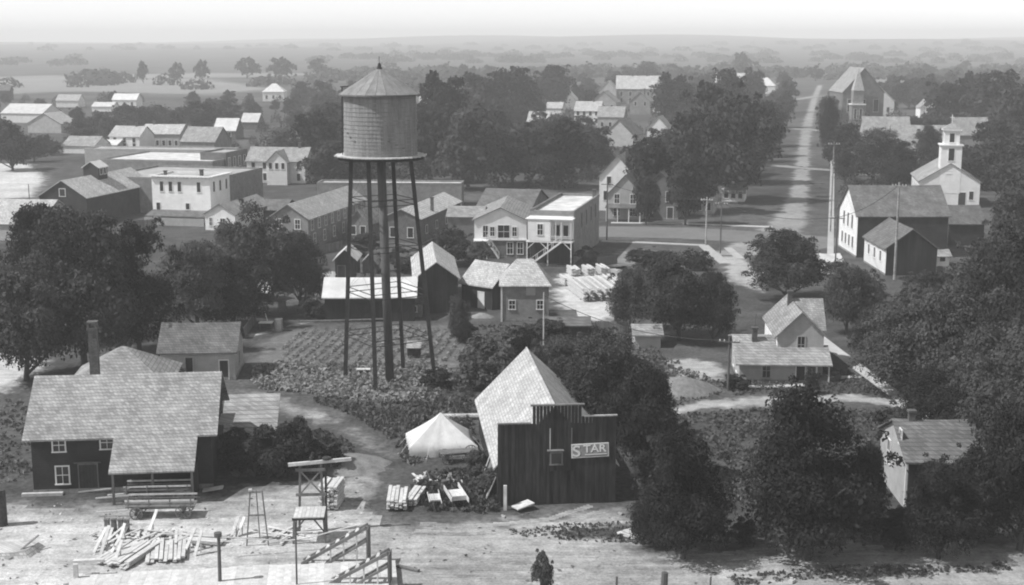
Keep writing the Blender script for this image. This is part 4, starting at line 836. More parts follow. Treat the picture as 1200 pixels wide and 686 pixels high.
def wagon(label, px, py, rz, L=4.2, Wd=1.5, tongue=True, racks=True, m='oldwood', load=False):
    t = thing('farm_wagon', label, 'wagon', gp(px, py), R(rz)); r1, r2 = .5, .6; zb = .95
    for k in range(6): link('bed_plank', sharedbox(BOXES, 'bed%.1f%s' % (L, m), (L, Wd/6-.02, .06), m), t, (0, (k-2.5)*Wd/6, zb))
    for x, r in ((-L*.34, r1), (L*.34, r2)):
        MB().beam((x, -Wd/2-.12, r), (x, Wd/2+.12, r), .1).build('axle', 'iron', t); MB().box((x, 0, (r+zb)/2+.02), (.16, Wd*.8, zb-r-.05)).build('bolster', m, t)
        for s in (-1, 1): wheel(t, x, s*(Wd/2+.08), r, m)
    MB().beam((-L*.34, 0, .62), (L*.34, 0, .66), .1).build('reach_pole', m, t)
    if tongue: MB().beam((-L*.34, 0, .6), (-L*.34-3.2, .1, .35), .1, .1).beam((-L*.34-.5, -.45, .58), (-L*.34-.5, .45, .58), .08).build('tongue', 'lumber', t)
    if racks:
        for s in (-1, 1):
            for z in (.28, .55): MB().box((0, s*(Wd/2), zb+z), (L, .05, .13)).build('side_rail', 'lumber' if z > .5 else m, t)
            for x in (-L*.45, -L*.15, L*.15, L*.45): MB().box((x, s*(Wd/2+.04), zb+.3), (.07, .05, .75)).build('stake', m, t)
    if load:
        for k in range(5): MB().beam((-L*.45, -.5+k*.22, zb+.14), (L*.48, -.45+k*.22, zb+.16+.03*k), .16, .1).build('load_timber', 'oldwood', t)
    return t
wagon('farm wagon with side rails in the yard, front one of the pair before the workshop', 190, 605, 3, 5.2)
wagon('farm wagon loaded with timbers close under the workshop lean-to', 187, 588, 4, 5.2, load=True)
wagon('old flat wagon behind the tent side of the weedy patch', 538, 541, 12, 3.4, 1.3, False, False)
# flat box cart and troughs
def trough(label, px, py, rz, L, Wd, hh, m='lumber'):
    t = thing('wooden_cart_box', label, 'cart box', gp(px, py), R(rz))
    for k in range(4): MB().box(((k-1.5)*Wd/4, 0, .62), (Wd/4-.015, L, .05)).build('floor_board', m, t)
    for s in (-1, 1): MB().box((s*(Wd/2), 0, .62+hh/2), (.05, L+.9*(s > 0)+.6, hh)).build('side_board', m, t)
    MB().box((0, -L/2, .62+hh/2), (Wd-.06, .05, hh)).build('end_board', m, t)
    for s in (-1, 1):
        MB().box((s*Wd*.35, -L*.35, .3), (.1, .1, .6)).build('leg', 'oldwood', t); MB().box((s*Wd*.35, L*.35, .3), (.1, .1, .6)).build('leg', 'oldwood', t)
trough('pale wooden cart box with long shafts in the weeds by the barn', 534, 589, 14, 2.6, 1.25, .35)
trough('small pale box bed between the white plank piles and the cart', 509, 592, 8, 1.7, .9, .1)
for i, (px, py, rz, l) in enumerate(((527, 568, 5, 2.4), (500, 566, 20, 2.0))):
    t = thing('sledge', ['low pale sledge frame behind the cart box', 'low sledge frame behind the white plank piles'][i], 'sledge', gp(px, py), R(rz))
    for s in (-.45, .45): MB().box((0, s, .16), (l, .1, .2)).build('runner', 'lumber', t)
    for k in range(4): MB().box((-l*.4+k*l*.27, 0, .3), (.12, 1.0, .06)).build('slat', 'lumber', t)
    MB().beam((-.3, 0, .3), (0, 0, 1.0), .08).beam((.3, 0, .3), (0, 0, 1.0), .08).build('a_brace', 'lumber', t)
for px, py, l, label in ((521, 574, .3, 'dark barrel lying behind the small box bed in the weeds'),):
    t = thing('barrel', label, 'barrel', gp(px, py), R(20)); MB().lathe([(.001, 0), (.25, 0), (.33, .4), (.25, .8), (.001, .8)], 14).build('barrel_body', 'barrel', t)
    for z in (.12, .4, .68): MB().lathe([(.28 if z != .4 else .331, z-.03), (.32 if z != .4 else .35, z-.03), (.32 if z != .4 else .35, z+.03), (.28 if z != .4 else .331, z+.03)], 14).build('barrel_hoop', 'iron', t)
o = MB().tube([(-1.8, 0, .3), (1.8, .2, .3)], .28, 10).build('log', 'shingle_pale'); o.location = gp(541, 492); tag(o, 'pale log lying behind the tent beside the barn', 'log')
o = MB().box((0, 0, .12), (3.2, .35, .24)).build('doorstep_timber', 'lumber'); o.location = gp(50, 581); o.rotation_euler.z = R(6); tag(o, 'pale timber lying along the left foot of the workshop', 'timber')
o = MB().beam((0, 0, .15), (1.6, .1, .4), .7, .12).build('plank_bundle', 'lumber'); o.location = gp(238, 577); tag(o, 'short pale plank bundle beside the right corner of the workshop', 'planks')
for i, (px, py, l) in enumerate(((92, 578, 2.6), (126, 582, 3.2))):
    o = MB().beam((0, 0, .1), (l, .2, .3), .14, .1).build('loose_beam', 'lumber'); o.location = gp(px, py); tag(o, ['loose pale beam below the workshop door', 'loose pale beam pointing at the wagons'][i], 'beam')
for i, px in enumerate((126, 134, 142, 149)):
    o = MB().box((0, 0, .45), (.34, .3, .9)).box((0, 0, .95), (.4, .36, .1)).build('stake_block', 'oldwood'); o.location = gp(px, 623); tag(o, 'dark upright block in the row before the wagons', 'block', 'dark blocks before the wagons')
# hoist frame
def hoist():
    c = gp(364, 632); t = thing('hoist_frame', 'dark timber hoist frame with square platform and pale top beam in the yard', 'hoist', c, R(4)); w_ = 1.05; h = 2.0
    for x in (-w_, w_):
        for y in (-.9, .9): MB().beam((x*1.1, y, 0), (x, y, h), .16).build('post', 'oldwood', t)
    for k in range(8): MB().box((-w_-.05+(k+.5)*(2*w_+.1)/8, 0, h+.06), ((2*w_+.1)/8-.015, 2.3, .08)).build('platform_board', 'lumber', t)
    MB().box((0, -1.1, h-.06), (2*w_+.3, .1, .16)).build('platform_edge', 'iron', t)
    for s in (-1, 1): MB().beam((s*w_, -.9, .9), (s*.3, -.9, h-.1), .1).build('brace', 'oldwood', t)
    yb = 1.6; h2 = 5.2
    for x in (-.75, .75): MB().beam((x*1.25, yb, 0), (x, yb, h2), .17).build('mast', 'oldwood', t)
    MB().beam((1.05, yb+.1, 0), (1.1, yb+.1, h2+.5), .16).build('mast', 'iron', t)
    for z in (2.9, h2-.4): MB().box((0, yb-.12, z), (2.2, .1, .22)).build('cross_beam', 'oldwood', t)
    MB().beam((-.75, yb-.1, 3.0), (.72, yb-.1, h2-.5), .1).beam((.75, yb-.11, 3.0), (-.72, yb-.11, h2-.5), .1).build('cross_brace', 'oldwood', t)
    MB().beam((-1.6, yb-.2, h2+.05), (3.0, yb+.1, h2+.3), .2, .24).build('top_beam', 'lumber', t)
    MB().tube([(0, yb, h2+.2), (.2, yb, h2+.9)], .1, 8).lathe([(.05, h2+.3), (.34, h2+.35), (.34, h2+.5), (.05, h2+.55)], 12, (1.2, yb)).build('pulley', 'iron', t)
hoist()
# ladder-like A frame
t = thing('tripod_ladder', 'tall narrow ladder frame standing alone in the dirt yard', 'ladder', gp(302, 640), R(3)); h = 4.1
for s in (-1, 1): MB().beam((s*.78, 0, 0), (s*.42, .2, h), .09).build('side_rail', 'oldwood', t)
for z in (.6, 2.3, 4.0): MB().box((0, .1*z/2, z), (1.5-.2*z, .06, .08)).build('rung', 'oldwood', t)
MB().beam((0, 1.3, 0), (0, .25, h), .07).build('prop', 'oldwood', t); MB().box((-.42, .2, h+.06), (.25, .2, .14)).build('cap', 'lumber', t)
def post(px, py, yt, w_, label, name='fence_post', m='pole', head=0):
    P = gp(px, py); h = zat(P, yt); t = thing(name, label, 'post', P); MB().tube([(0, 0, -.1), (.02, 0, h*.5), (.04, 0, h)], [w_/2, w_*.48, w_*.44], 9).build('shaft', m, t)
    if head: MB().lathe([(.001, h-.05), (head, h), (head, h+.28), (.001, h+.36)], 10).build('head', m, t)
post(258, 690, 629, .26, 'dark round headed post in the yard before the fresh boards', head=.26); post(348, 694, 612, .13, 'thin dark rod standing before the hoist platform')
post(778, 694, 671, .5, 'thick dark stump post at the bottom of the road'); post(722, 692, 676, .16, 'thin grey stake beside the lower road')
post(832, 692, 676, .14, 'thin grey stake right of the thick stump post'); post(2, 616, 574, .9, 'thick dark trunk stub standing by the yard edge left of the workshop', m='bark')
# unfinished deck and right-triangle trusses at the bottom
def deck():
    rot = 7; P = gp(275, 690); t = thing('plank_deck', 'pale plank deck of an unfinished building along the yard bottom', 'deck', P, R(rot)); n = 40; L = 21.5
    for k in range(n): link('deck_board', sharedbox(BOXES, 'deckboard', (L/n-.006, 4.6, .08), 'lumber'), t, (-L/2+(k+.5)*L/n, .2+random.Random(k).uniform(-.15, .15), .5+.004*(k % 3)))
    for y in (-1.9, .2, 2.3): MB().box((0, y, .29), (L-.3, .2, .33)).build('joist', 'oldwood', t)
    for k in range(7): MB().box((-L/2+.6+k*(L-1.2)/6, 2.3, .07), (.4, .4, .14)).build('footing', 'stone', t)
    for k in range(2): MB().box((-L/2+.2+.0*k, 1.9-k*3.2, 1.0), (.3, .26, 1.0)).build('newel', 'lumber', t)
    MB().box((-L/2+1.0, 2.35, 1.52), (2.0, .34, .16)).build('newel_beam', 'lumber', t)
deck()
def truss(px, py, L, h, label):
    t = thing('roof_truss', label, 'truss', gp(px, py), R(-4))
    for y, dz in ((0, 0), (.75, -.0)): MB().beam((-L, y, .05), (0, y, h-dz), .16, .22).build('sloping_rafter', 'oldwood', t)
    for y in (0, .75): MB().beam((-L*.62, y, .06), (0, y, h*.66), .12, .16).build('lower_rafter', 'oldwood', t)
    for k in range(6): f0 = (k+.6)/6.6; MB().beam((-L*(1-f0), 0, f0*h+.13), (-L*(1-f0), .75, f0*h+.13), .2, .05).build('purlin', 'lumber', t)
    for k in range(3): x = -L*(.55-.2*k); MB().beam((x, 0, .1), (x, 0, (1+x/L)*h), .1).build('stud', 'lumber', t)
    for k in range(4): MB().box((.1+.0*k, -.1+k*.3, h/2), (.05, .27, h-.1)).build('side_board', 'oldwood', t)
    MB().box((0, .35, h/2), (.14, .14, h)).build('king_post', 'oldwood', t); MB().beam((-L, .0, .1), (0, 0, .1), .12).build('tie_beam', 'oldwood', t)
truss(430, 664, 4.6, 2.8, 'leaning half truss of bare rafters nearer the hoist frame'); truss(455, 694, 4.6, 2.7, 'leaning half truss of bare rafters by the road bend')
o = MB().beam((0, 0, .05), (2.6, -1.7, .15), .28, .12).build('truss_shadow_strip', 'oldwood'); o.location = gp(449, 660); tag(o, 'dark strip put in as the shadow on the road beside the trusses', 'timber')  # dark beam stands in for the shadow cast by the trusses
pts = []
for k in range(25):
    f_ = k/24; p = gp(255, 655).lerp(gp(425, 640), f_); pts.append((p.x, p.y, 1.6-1.0*math.sin(f_*math.pi)*.6+.6*math.sin(f_*9)*.15))
P0 = Vector(pts[0]); o = MB().tube([Vector(p)-P0 for p in pts], .045, 6).build('rope_line', 'rope'); o.location = P0; tag(o, 'pale slack rope strung across the yard from the fence post to the trusses', 'rope')
# pit slab at left edge
t = thing('stone_slab', 'broad pale slab with a plank propped on it at the left yard edge', 'slab', gp(12, 648), R(8)); MB().add([(-2.6, -1.3, 0), (1.6, -1.3, 0), (2.3, .9, 0), (-2.6, 1.1, 0), (-2.6, -1.1, .5), (1.2, -1.1, .4), (1.8, .7, .45), (-2.6, .9, .6)], [(4, 5, 6, 7), (0, 1, 5, 4), (1, 2, 6, 5), (2, 3, 7, 6), (3, 0, 4, 7)]).build('slab_body', 'shingle_pale', t); MB().beam((.2, -1.4, .02), (1.9, .6, 1.0), .16, .05).build('prop_plank', 'oldwood', t)
# garden boxes on stands
t = thing('hutch', 'dark box hutch with pale roof standing in the garden under the tower', 'hutch', gp(485, 420)); MB().box((0, .5, .75), (1.5, 1.0, .9)).build('hutch_body', 'darkwood', t); MB().prism([(-.35, 1.2), (1.2, 1.75), (1.2, 1.83), (-.35, 1.28)], -.85, .85, 'x').build('hutch_roof', 'shingle', t)
for x in (-.65, .65):
    for y in (.1, .9): MB().box((x, y, .15), (.1, .1, .3)).build('leg', 'oldwood', t)
t = thing('low_bench', 'low pale board bench in the garden left of the tower leg', 'bench', gp(426, 438)); MB().box((0, 0, .5), (1.5, .7, .08)).build('seat', 'lumber', t)
for x in (-.6, .6): MB().box((x, 0, .23), (.1, .6, .46)).build('leg', 'oldwood', t)
for i, (px, py) in enumerate(((327, 388), (331, 366))):
    t = thing('packing_crate', ['tall grey crate at the bend of the garden path', 'grey crate behind the tall crate by the garden path'][i], 'crate', gp(px, py)); MB().box((0, 0, .8), (.9, .9, 1.5)).build('crate_box', 'brickpale', t)
    for x in (-.42, .42): MB().box((x, -.47, .8), (.1, .04, 1.6)).build('batten', 'oldwood', t)
t = thing('white_table', 'white topped table with leaning poles beside the garden path', 'table', gp(312, 386)); MB().box((0, 0, .9), (1.7, 1.2, .08)).build('table_top', 'paint', t)
for x in (-.7, .7):
    for y in (-.45, .45): MB().box((x, y, .43), (.08, .08, .86)).build('leg', 'oldwood', t)
MB().beam((.2, .1, .94), (-.2, .4, 2.2), .07).build('pole', 'lumber', t)
for i, px in enumerate((431, 437)):
    o = MB().beam((0, 0, 0), ((-.25, .35)[i], .3, 1.6), .09).build('leaning_pole', 'lumber'); o.location = gp(px, 371); tag(o, 'pale pole leaning on the tin roofed shed wall', 'pole', 'poles leaning on the tin roofed shed')
# drain kerb and rail behind garden
o = MB().tube([(0, 0, .25), (5, .3, .3), (11, 1.2, .3)], .12, 8).build('drain_pipe', 'oldwood'); o.location = gp(352, 379); tag(o, 'dark pipe lying along the back of the garden', 'pipe')
# picket fence
fc = gp(604, 403); t = thing('picket_fence', 'short wooden picket fence beside the shrubs behind the board barn', 'fence', fc, R(3))
for k in range(14): link('picket', sharedbox(BOXES, 'picket', (.1, .04, 1.2), 'oldwood'), t, (k*.28, 0, .62))
for z in (.35, 1.0): MB().box((1.85, .05, z), (4.1, .05, .08)).build('rail', 'oldwood', t)
def board_fence(label, a, b, h=1.5, m='oldwood'):
    A, B_ = gp(*a), gp(*b); d = B_-A; t = thing('board_fence', label, 'fence', A, math.atan2(d.y, d.x)); n_ = int(d.length/.3); rnd = random.Random(n_)
    for k in range(n_):
        if rnd.random() < .06: continue
        o = link('fence_board', sharedbox(BOXES, 'fb%.1f%s' % (h, m), (.26, .04, h), m), t, (k*.3+.15, 0, h/2+rnd.uniform(-.05, .05))); o.rotation_euler.y = rnd.uniform(-.02, .02)
    for z in (.3, h*.75): MB().box((d.length/2, .05, z), (d.length, .06, .1)).build('rail', m, t)
board_fence('white board fence beside the dark gabled shed', (376, 330), (394, 331), 1.6, 'trim'); board_fence('old board fence behind the tin roofed shed', (418, 332), (470, 334), 1.5)
board_fence('old board fence along the foot of the vacant lot', (700, 312), (724, 309), 1.4); board_fence('weathered board fence along the bushes below the lumber lot', (650, 386), (738, 390), 1.3)
board_fence('board fence between livery stable and white store', (150, 270), (182, 268), 1.8); board_fence('low board fence before the long tenement', (368, 300), (402, 292), 1.5); board_fence('long plank fence behind the pale cottage', (285, 398), (300, 378), 1.4)
# heap of hay and garden beds
def heap(name, label, px, py, rx, ry, h, m, cat, seed=0):
    c = gp(px, py); a = MB(); n = 22; rnd = random.Random(seed); v = [(0, 0, h)]; ph = [rnd.uniform(.85, 1.15) for _ in range(n)]
    for f_ in (.3, .6, .85, 1.0):
        for j in range(n): th = 2*math.pi*j/n; v.append((rx*f_*ph[j]*math.cos(th), ry*f_*ph[j]*math.sin(th), h*(1-f_**1.6)*rnd.uniform(.9, 1.1)-.02*(f_ == 1)))
    fs = [(0, 1+j, 1+(j+1) % n) for j in range(n)]+[(1+i*n+j, 1+(i+1)*n+j, 1+(i+1)*n+(j+1) % n, 1+i*n+(j+1) % n) for i in range(3) for j in range(n)]
    o = a.add(v, fs).build(name, m, None, True); o.location = c; return tag(o, label, cat)
heap('hay_heap', 'rounded dry hay heap on the bare patch left of the white house', 797, 460, 4.2, 2.8, 1.7, 'hay', 'heap', 2)
heap('earth_mound', 'grassy mound beside the bend of the cart track', 402, 545, 4.4, 3.0, .9, 'crop', 'mound', 3)
heap('ash_heap', 'pale ash heap before the trees at the road', 752, 626, 2.0, 1.0, .5, 'shingle_pale', 'heap', 4)
heap('sand_heap', 'pale sand heap at the corner of the hip roofed shop yard', 565, 372, 1.6, 1.0, .6, 'hay', 'heap', 5)
for i, (px, py, r) in enumerate(((928, 683, .3), (1061, 677, .25), (1073, 636, .5), (727, 604, .2), (590, 607, .2))):
    rnd = random.Random(i+60); o = MB().box((0, 0, r*.4), (r*1.9, r*1.1, r*.7)).box((r*.3, .1, r*.8), (r*.9, r*.7, r*.4), .4).build('pale_stone', 'concrete'); o.location = gp(px, py); o.rotation_euler.z = rnd.uniform(0, 3)
    tag(o, ['pale stone on the bank of the lower road, left of its pair', 'pale stone on the bank of the lower road, right of its pair', 'pale stone block before the dark trees right of the old barn', 'small pale stone on the road before the board barn', 'small pale stone at the barn post'][i], 'stone')
# bed edging round the lawn of the white house
t = thing('flower_bed', 'curved dark flower bed on the lawn beside the porch of the white house', 'flower bed', gp(968, 445)); v = []
MB().tube([(-2.6, -.6, .12), (-1, -1.1, .14), (.8, -.7, .14), (1.5, .6, .14), (.9, 1.8, .12), (2.0, 2.6, .12)], [.2, .28, .3, .3, .26, .15], 8).build('bed_edge', 'grassblade', t)
t = thing('ivy_post', 'short pale gate post at the lower end of the sidewalk', 'post', gp(1098, 496)); MB().box((0, 0, .9), (.35, .35, 1.8)).box((0, 0, 1.86), (.5, .5, .12)).build('post_shaft', 'trim', t)
t = thing('dark_barrel', 'dark barrel standing on the grass beside the lower sidewalk', 'barrel', gp(1068, 495)); MB().lathe([(.001, 0), (.32, 0), (.4, .5), (.32, 1.0), (.001, 1.0)], 14).build('barrel_body', 'barrel', t); MB().lathe([(.385, .22), (.4, .22), (.4, .28), (.385, .28)], 14).build('barrel_hoop', 'iron', t)
t = thing('wash_tub', 'round white tub under the tree beside the sidewalk', 'tub', gp(1070, 464)); MB().lathe([(.001, .05), (.55, .05), (.75, .6), (.7, .6), (.5, .12), (.001, .12)], 18).build('tub_body', 'paint', t); MB().lathe([(.74, .56), (.8, .56), (.8, .62), (.74, .62), (.74, .56)], 18).build('tub_rim', 'trim', t)

# ------------------------------------------------------------------ poles
def pole(px, py, yt, label, w_=.28, arms=1, m='pole'):
    P = gp(px, py); h = zat(P, yt); t = thing('utility_pole', label, 'pole', P, R(-13)); MB().tube([(0, 0, -.2), (0, 0, h)], [w_/2, w_*.36], 9).build('shaft', m, t)
    for k in range(arms):
        c = MB().box((0, -.14, h-.5-k*.7), (2.2, .1, .13)).build('crossarm', m, t)
        for x in (-.95, -.5, .5, .95): MB().lathe([(.05, h-.43-k*.7), (.06, h-.3-k*.7), (.02, h-.24-k*.7)], 6, (x, -.14)).build('insulator', 'trim', c)
pole(1048, 328, 214, 'tall pale utility pole in front of the hall roof', .42, 1, 'shingle'); pole(827, 286, 231, 'pale utility pole at the street corner, taller of the pair', .3, 1, 'shingle_pale'); pole(844, 297, 236, 'dark utility pole at the street corner beside the pale one')
pole(711, 282, 213, 'utility pole at the left end of the street before the porch house', .3, 1); pole(973, 272, 166, 'tall slim pole beside the road walk left of the hall', .3, 1, 'shingle')
pole(637, 408, 343, 'slim pale pole before the hip roofed shop', .2, 0, 'lumber'); pole(853, 458, 395, 'dark pole beside the left corner of the white house', .26, 1)
pole(978, 330, 252, 'dark pole before the storefront porch of the hall', .26, 1); pole(36, 258, 216, 'slim pole in the pale yard left of the livery stable', .2, 0)

def wire(a, b, label, sag=.9, r=.04):
    pa = gp(a[0], a[1]); pa.z = zat(pa, a[2])-.35; pb = gp(b[0], b[1]); pb.z = zat(pb, b[2])-.35
    o = MB().tube([pa.lerp(pb, k/12)+Vector((0, 0, -sag*4*(k/12)*(1-k/12)))-pa for k in range(13)], r, 5).build('overhead_wire', 'iron'); o.location = pa; tag(o, label, 'wire')
wire((711, 282, 213), (827, 286, 231), 'wire from the porch house pole to the pale corner pole'); wire((827, 286, 231), (844, 297, 236), 'short wire between the two corner poles', .2)
wire((844, 297, 236), (978, 330, 252), 'wire from the dark corner pole to the storefront pole', 1.2); wire((978, 330, 252), (1048, 328, 214), 'wire from the storefront pole to the tall hall pole', .8); wire((978, 330, 252), (973, 272, 166), 'wire running up the road walk past the hall', 1.0)
wire((637, 408, 343), (853, 458, 395), 'long wire from the hip roofed shop pole to the white house pole', 1.4)

# ------------------------------------------------------------------ foliage
def quads(name, C0, Nn, size, m, rng, elong=1.5):
    """leaf-sized faces: centres C0, facing Nn, half-size per face"""
    n = len(C0); r = rng.normal(size=(n, 3)); a = np.cross(Nn, r); a /= np.linalg.norm(a, axis=1)[:, None]+1e-9; b = np.cross(Nn, a); b /= np.linalg.norm(b, axis=1)[:, None]+1e-9
    s = np.asarray(size).reshape(-1, 1)*np.ones((n, 1)); k = s*elong; j = lambda: 1+rng.uniform(-.3, .3, (n, 1))
    V = np.stack([C0-a*k*j(), C0-b*s*j(), C0+a*k*j(), C0+b*s*j()], 1).reshape(-1, 3)
    me = bpy.data.meshes.new(name); me.vertices.add(4*n); me.vertices.foreach_set('co', V.astype(np.float32).ravel())
    me.loops.add(4*n); me.loops.foreach_set('vertex_index', np.arange(4*n, dtype=np.int32)); me.polygons.add(n); me.polygons.foreach_set('loop_start', np.arange(0, 4*n, 4, dtype=np.int32))
    me.update(calc_edges=True); me.validate(); me.materials.append(M[m]); return me
def crown(seed, lobes, leaves, size, m, cb=.2, pointy=0., squat=1.0):
    """crown inside the unit tree: foot at 0, top at 1, half-width .5"""
    rng = np.random.default_rng(seed); cz, rz = (1+cb)/2, (1-cb)/2; L = []; skx, sky_ = rng.uniform(-.06, .06, 2)
    while len(L) < lobes:
        p = rng.uniform(-1, 1, 3); d = math.hypot(p[0], p[1]); pr = 1-.5*max(p[2], 0)**2-.25*max(-p[2]-.3, 0)
        if d > 1 or (d < .3 and -.3 < p[2] < .5): continue
        p[0] *= pr; p[1] *= pr
        rr = rng.uniform(.12, .21)*(1.15-.35*max(p[2], 0)); f = 1-pointy*max(p[2]+.3, 0)*.6
        L.append((p[0]*(.5-rr*.75)*f+skx*p[2], p[1]*(.5-rr*.75)*f+sky_*p[2], cz+p[2]*(rz-rr*.8), rr))
    for _ in range(lobes//3):                       # sprays that break the outline
        a = rng.uniform(0, 6.28); z = rng.uniform(-.7, 1); q = .47*(1-.45*max(z, 0)**2)*rng.uniform(.92, 1.08); L.append((q*math.cos(a), q*math.sin(a), cz+z*rz*.98, rng.uniform(.035, .075)))
    L = np.array(L); pick = rng.choice(len(L), leaves, p=(L[:, 3]**1.8)/(L[:, 3]**1.8).sum()); u = rng.normal(size=(leaves, 3)); u /= np.linalg.norm(u, axis=1)[:, None]
    u[:, 2] = np.where(u[:, 2] < -.35, -u[:, 2], u[:, 2])
    dist = rng.uniform(.35, 1.08, leaves)**.5; rad = L[pick, 3]*dist*(1+.18*np.sin(u[:, 0]*7+pick)*np.cos(u[:, 1]*6+pick*2))
    Cn = L[pick, :3]+u*rad[:, None]*np.array([1, 1, .85]); Nn = u*.9+rng.normal(size=(leaves, 3))*.55+np.array([0, 0, .25]); Nn /= np.linalg.norm(Nn, axis=1)[:, None]
    return quads('crown', Cn, Nn, size*rng.choice([.55, .8, 1.0, 1.3, 1.8], leaves, p=[.25, .25, .25, .17, .08])*rng.uniform(.8, 1.2, leaves), m, rng)
def trunk(seed, cb=.2):
    rnd = random.Random(seed); a = MB(); top = cb+.42; a.tube([(0, 0, -.01), (rnd.uniform(-.01, .01), 0, cb*.6), (rnd.uniform(-.02, .02), rnd.uniform(-.02, .02), cb+.12), (rnd.uniform(-.04, .04), rnd.uniform(-.04, .04), top)], [.035, .026, .021, .008], 8)
    for k in range(6):
        t = 2*math.pi*(k+rnd.random()*.6)/6; z = cb+rnd.uniform(-.02, .22); r = rnd.uniform(.22, .36); a.tube([(0, 0, z), (r*.5*math.cos(t), r*.5*math.sin(t), z+.1), (r*math.cos(t), r*math.sin(t), z+.24)], [.015, .01, .004], 6)
    me = a.mesh('trunk'); me.materials.append(M['bark']); return me
NEAR = [(crown(10+i, (46, 32, 46, 40, 28, 46)[i], 42000, .0068, ('leaf', 'leaf2', 'leaf3')[i % 3], (.0, .04, .0, .02)[i % 4], (.0, .2, .45, .1)[i % 4]), trunk(i, .06)) for i in range(6)]
MID = [(crown(40+i, 28, 9000, .0145, ('leaf', 'leaf3', 'leaf')[i % 3], .02, (.0, .3)[i % 2]), trunk(20+i, .05)) for i in range(6)]
FARC = [(crown(70+i, 12, 1100, .038, ('leaf', 'leaf3')[i % 2], .03), trunk(30+i, .03)) for i in range(4)]
BUSH = [(crown(90+i, 18, 8000, .016, ('leaf', 'leaf2', 'leaf')[i % 3], .0), None) for i in range(4)]
TR = random.Random(11)
def tree(P, h, wd, label, lib, cat='tree', name='shade_tree', group=None, var=None):
    c, tk = lib[var % len(lib)] if var is not None else TR.choice(lib); t = thing(name, label, cat, P, TR.uniform(0, 6.28), group)
    o = link('crown', c, t); o.scale = (wd, wd, h)
    if tk: q = link('trunk', tk, t); q.scale = (wd, wd, h)
    else:
        st = link('stem', STEM, t); st.scale = (wd, wd, h)
    return t
sm = MB()
for k in range(6): th = k*1.05; sm.tube([(0, 0, -.02), (.12*math.cos(th), .12*math.sin(th), .3), (.25*math.cos(th), .25*math.sin(th), .6)], [.02, .014, .006], 5)
STEM = sm.mesh('stem'); STEM.materials.append(M['bark'])
def ptree(px, py, yt, wpx, label, lib=NEAR, **k):
    P = gp(px, py); h = zat(P, yt); return tree(P, h, wpx/pxm(py), label, lib, **k)
B = dict(cat='bush', name='bush', lib=BUSH)
for a in [
 (100, 432, 240, 150, 'huge dark tree behind the workshop chimney', 0), (165, 415, 258, 110, 'dense dark tree left of the pale cottage', 2), (32, 446, 290, 120, 'broad dark tree at the left edge beyond the workshop', 1), (62, 400, 238, 110, 'tall dark tree in front of the livery stable end', 5),
 (232, 388, 272, 96, 'leafy tree right above the pale cottage roof', 1), (300, 368, 236, 92, 'tall sunlit tree before the white cottage', 4), (352, 362, 270, 70, 'rounded tree between cottage and long tenement', 3), (275, 384, 300, 90, 'dark tree by the white roofed shed', 2),
 (738, 388, 306, 56, 'leafy tree at the edge of the lumber lot', 1), (795, 398, 292, 112, 'broad dark tree shading the small pale shed', 0), (835, 402, 318, 60, 'lower tree leaning out beside the corner apron', 3),
 (922, 352, 268, 104, 'round leafy tree before the road end', 3), (992, 392, 300, 70, 'tree behind the pale clapboard house gable', 1), (1008, 366, 318, 60, 'small tree under the storefront porch', 4),
 (1062, 462, 345, 130, 'sunlit tree overhanging the sidewalk', 1), (1118, 470, 308, 130, 'large pale leaved tree below the hall wing', 4), (1150, 440, 276, 120, 'dark tree right of the hall shed', 0), (1200, 500, 270, 150, 'big dark tree at the right edge above the old barn', 2), (1032, 428, 352, 80, 'bushy tree at the sidewalk middle', 3), (1160, 520, 370, 130, 'dense tree behind the old gabled barn', 1), (1105, 440, 330, 90, 'tall leafy tree beside the lower sidewalk', 1),
 (700, 512, 388, 120, 'bushy dark tree touching the right side of the board barn', 0), (655, 470, 386, 80, 'leafy tree behind the board barn roof', 1), (752, 566, 430, 100, 'spreading dark tree right of the board barn front', 5),
 (800, 655, 505, 118, 'dark pointed tree beside the road below the lane', 2), (945, 656, 455, 188, 'largest dark tree on the road before the old barn', 2), (1012, 640, 520, 56, 'dark tree next to the sunlit barn end', 5), (1140, 640, 520, 90, 'dark tree covering the right of the old barn', 2), (1195, 645, 470, 130, 'dark tree at the far right of the lower road', 5),
 (1180, 590, 410, 140, 'massive leafy tree right of the old barn roof', 4), (1090, 520, 430, 90, 'dark tree right behind the old barn chimney', 5), (1085, 400, 318, 90, 'leafy tree hiding the foot of the hall wing', 3), (1140, 560, 440, 110, 'dense dark tree close behind the old barn ridge', 2), (1195, 400, 268, 100, 'pale leaved tree up the slope at the right edge', 1), (770, 640, 560, 70, 'low dark tree at the left of the road trees', 2),
 (1100, 655, 540, 110, 'dark tree covering the lower right of the old barn', 2), (1050, 645, 596, 60, 'low dark tree under the sunlit barn end', 5),
 (1022, 214, 150, 76, 'dark round tree before the porch house by the road', 0), (1052, 222, 165, 56, 'dark tree touching the church roof', 2), (969, 186, 114, 24, 'dark tree beside the brick church steeple', 5), (1088, 200, 146, 40, 'tree between long barn and church belfry', 3),
]: ptree(a[0], a[1], a[2], a[3], a[4], var=a[5])
